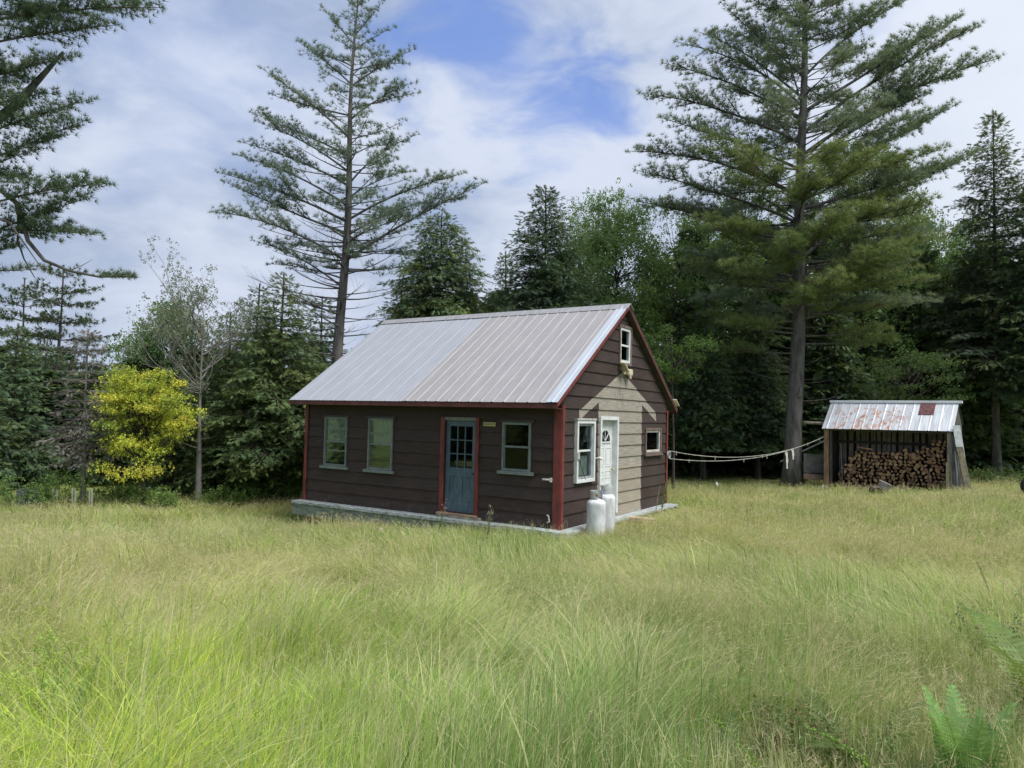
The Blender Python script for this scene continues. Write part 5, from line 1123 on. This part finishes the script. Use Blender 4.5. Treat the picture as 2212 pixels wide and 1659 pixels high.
q = at(2290, 1450, 4.0); fern(q[0], q[1], 'fern whose long frond enters from the right edge, above the bright one', 1.05, 6, [(.15, .24, .06), (.13, .2, .05)], tilt=(1.4, .2))
q = at(1880, 1620, 3.6); fern(q[0], q[1], 'low olive fern sprawling left of the bright upright fern', .6, 6, [(.09, .14, .04), (.11, .17, .05)], tilt=(1.0, .0))
q = at(1560, 1640, 3.5); fern(q[0], q[1], 'dull fern half buried in grass, leftmost of the ferns', .5, 5, [(.08, .13, .04), (.10, .15, .05)], tilt=(1.1, .1))
def weed(px, py, D, H, label, cols, lean=.3, az=0, leafl=.07, flower=None, name='weed'):
    q = at(px, py, D); g = gh(q[0], q[1]); wood = MB(); fol = Fol(); pts = branch_curve((0, 0, -.02), az, H, 1.5-lean*.3, 1.5-lean*2, n=8); wood.tube(pts, [.005*(1-.6*i/7) for i in range(8)], 5, cap=False)
    for i in range(int(H*60)):
        s = .25+.75*i/(H*60); s = min(s, .99); p, d = along(pts, s); a = i*2.4; fol.add(p, np.array([math.cos(a), math.sin(a), .5])+d/np.linalg.norm(d)*.5, leafl*(1.1-s*.6), jit(random.choice(cols), .12))
    t = mk_tree(name, (q[0], q[1], g), label, cat='weed'); wood.build('stem', BARKD if False else mat('green_stem', (.14, .2, .06), .7) if 'green_stem' not in bpy.data.materials else bpy.data.materials['green_stem'], t)
    v, f, c = fol.arrays('leaf', False, 1); obj_me('leaves', mesh_np('leaves', v, f, c, LEAF), t)
    if flower:
        fl = Fol(); [fl.add(pts[-1]+np.array([random.gauss(0, .025), random.gauss(0, .025), random.gauss(0, .07)]), [random.gauss(0, 1) for _ in range(3)], .05, jit(flower, .1)) for _ in range(16)]
        v, f, c = fl.arrays('leaf', False, 2); obj_me('flower_head', mesh_np('flower_head', v, f, c, LEAF), t)
WG = [(.22, .36, .06), (.19, .32, .05)]
weed(1690, 1650, 3.2, .55, 'leafy yellow-green shoot at the bottom edge, left of the ferns', WG, .5, 2.6, .05)
weed(1975, 1655, 3.15, .62, 'long bright shoot leaning left at the bottom edge, between two ferns', WG, .7, 2.8, .05)
weed(620, 1668, 3.0, .42, 'small bright shoot at the bottom edge in the left half', WG, .6, 2.5, .035)
weed(945, 1120, 14.6, .75, 'tall weed with a pinkish flower head left of the blue door', [(.12, .19, .06)], .1, 0, .07, (.45, .26, .30))
weed(1052, 1135, 14.0, .70, 'leafy weed in front of the wall right of the blue door', [(.11, .17, .06)], .1, 1, .08, (.42, .36, .28))
weed(868, 1140, 14.7, .55, 'green leafy weed growing against the skirt board left of the door', [(.15, .26, .07)], .3, 2.4, .10)
weed(1092, 1150, 13.9, .45, 'small weed growing over the ledge below the right front window', [(.13, .22, .06)], .3, 1.2, .08)
weed(1415, 1095, 17.8, .9, 'dry pale weed stalk before the rear part of the gable wall', [(.32, .30, .16)], .15, .8, .05)
weed(1428, 1075, 18.6, 1.0, 'tall leafy weed at the far right corner of the cabin', [(.14, .24, .07)], .15, .4, .09)
weed(2150, 1290, 7.6, .62, 'leafy grey-green stalk rising from the grass near the right edge', [(.13, .18, .08)], .2, 2, .05)
weed(2168, 1300, 7.4, .5, 'shorter stalk beside the taller grey-green one near the right edge', [(.13, .18, .08)], .5, .3, .05)
for (px, py, D_, w3, h3, lb, cc) in ((1850, 1640, 3.55, .5, .34, 'dark leafy weed clump at the bottom edge beside the bright fern', [(.12, .20, .07), (.16, .26, .08)]), (1720, 1620, 3.7, .45, .3, 'low reddish-green leafy weeds at the bottom edge left of the ferns', [(.13, .18, .07), (.20, .14, .09)]),
    (2190, 1630, 3.5, .45, .35, 'leafy weeds right of the bright fern at the bottom right corner', [(.15, .26, .08), (.12, .20, .07)]), (2160, 1400, 5.6, .6, .4, 'dark leafy weeds near the right edge', [(.10, .17, .07)]), (240, 1500, 4.9, .7, .38, 'bright yellow-green leafy patch in the grass at the lower left', [(.34, .46, .09), (.28, .42, .08)]),
    (120, 1560, 4.2, .5, .34, 'small bright leafy patch nearest the lower left corner', [(.32, .46, .10)])):
    q = at(px, 900, D_); wood = MB(); fol = Fol()
    for i in range(26):
        a = random.uniform(0, 6.28); rr = w3/2*math.sqrt(random.random()); c0 = np.array([rr*math.cos(a), rr*math.sin(a), h3*random.uniform(.4, 1.)]); wood.tube([(c0[0]*.5, c0[1]*.5, -.03), (c0[0]*.8, c0[1]*.8, c0[2]*.6), c0], [.003, .0025, .0015], 4, cap=False); b0 = jit(random.choice(cc), .2)
        for j in range(9): fol.add(c0+np.array([random.gauss(0, .035), random.gauss(0, .035), random.gauss(-.04, .05)]), [random.gauss(0, 1) for _ in range(3)], random.uniform(.03, .055), jit(b0, .15))
    t = mk_tree('weed_clump', (q[0], q[1], gh(q[0], q[1])), lb, 'weeds in the foreground', cat='weeds'); wood.build('stems', bpy.data.materials['green_stem'], t); v_, f_, c_ = fol.arrays('leaf', False, 1); obj_me('leaves', mesh_np('leaves', v_, f_, c_, LEAF), t)
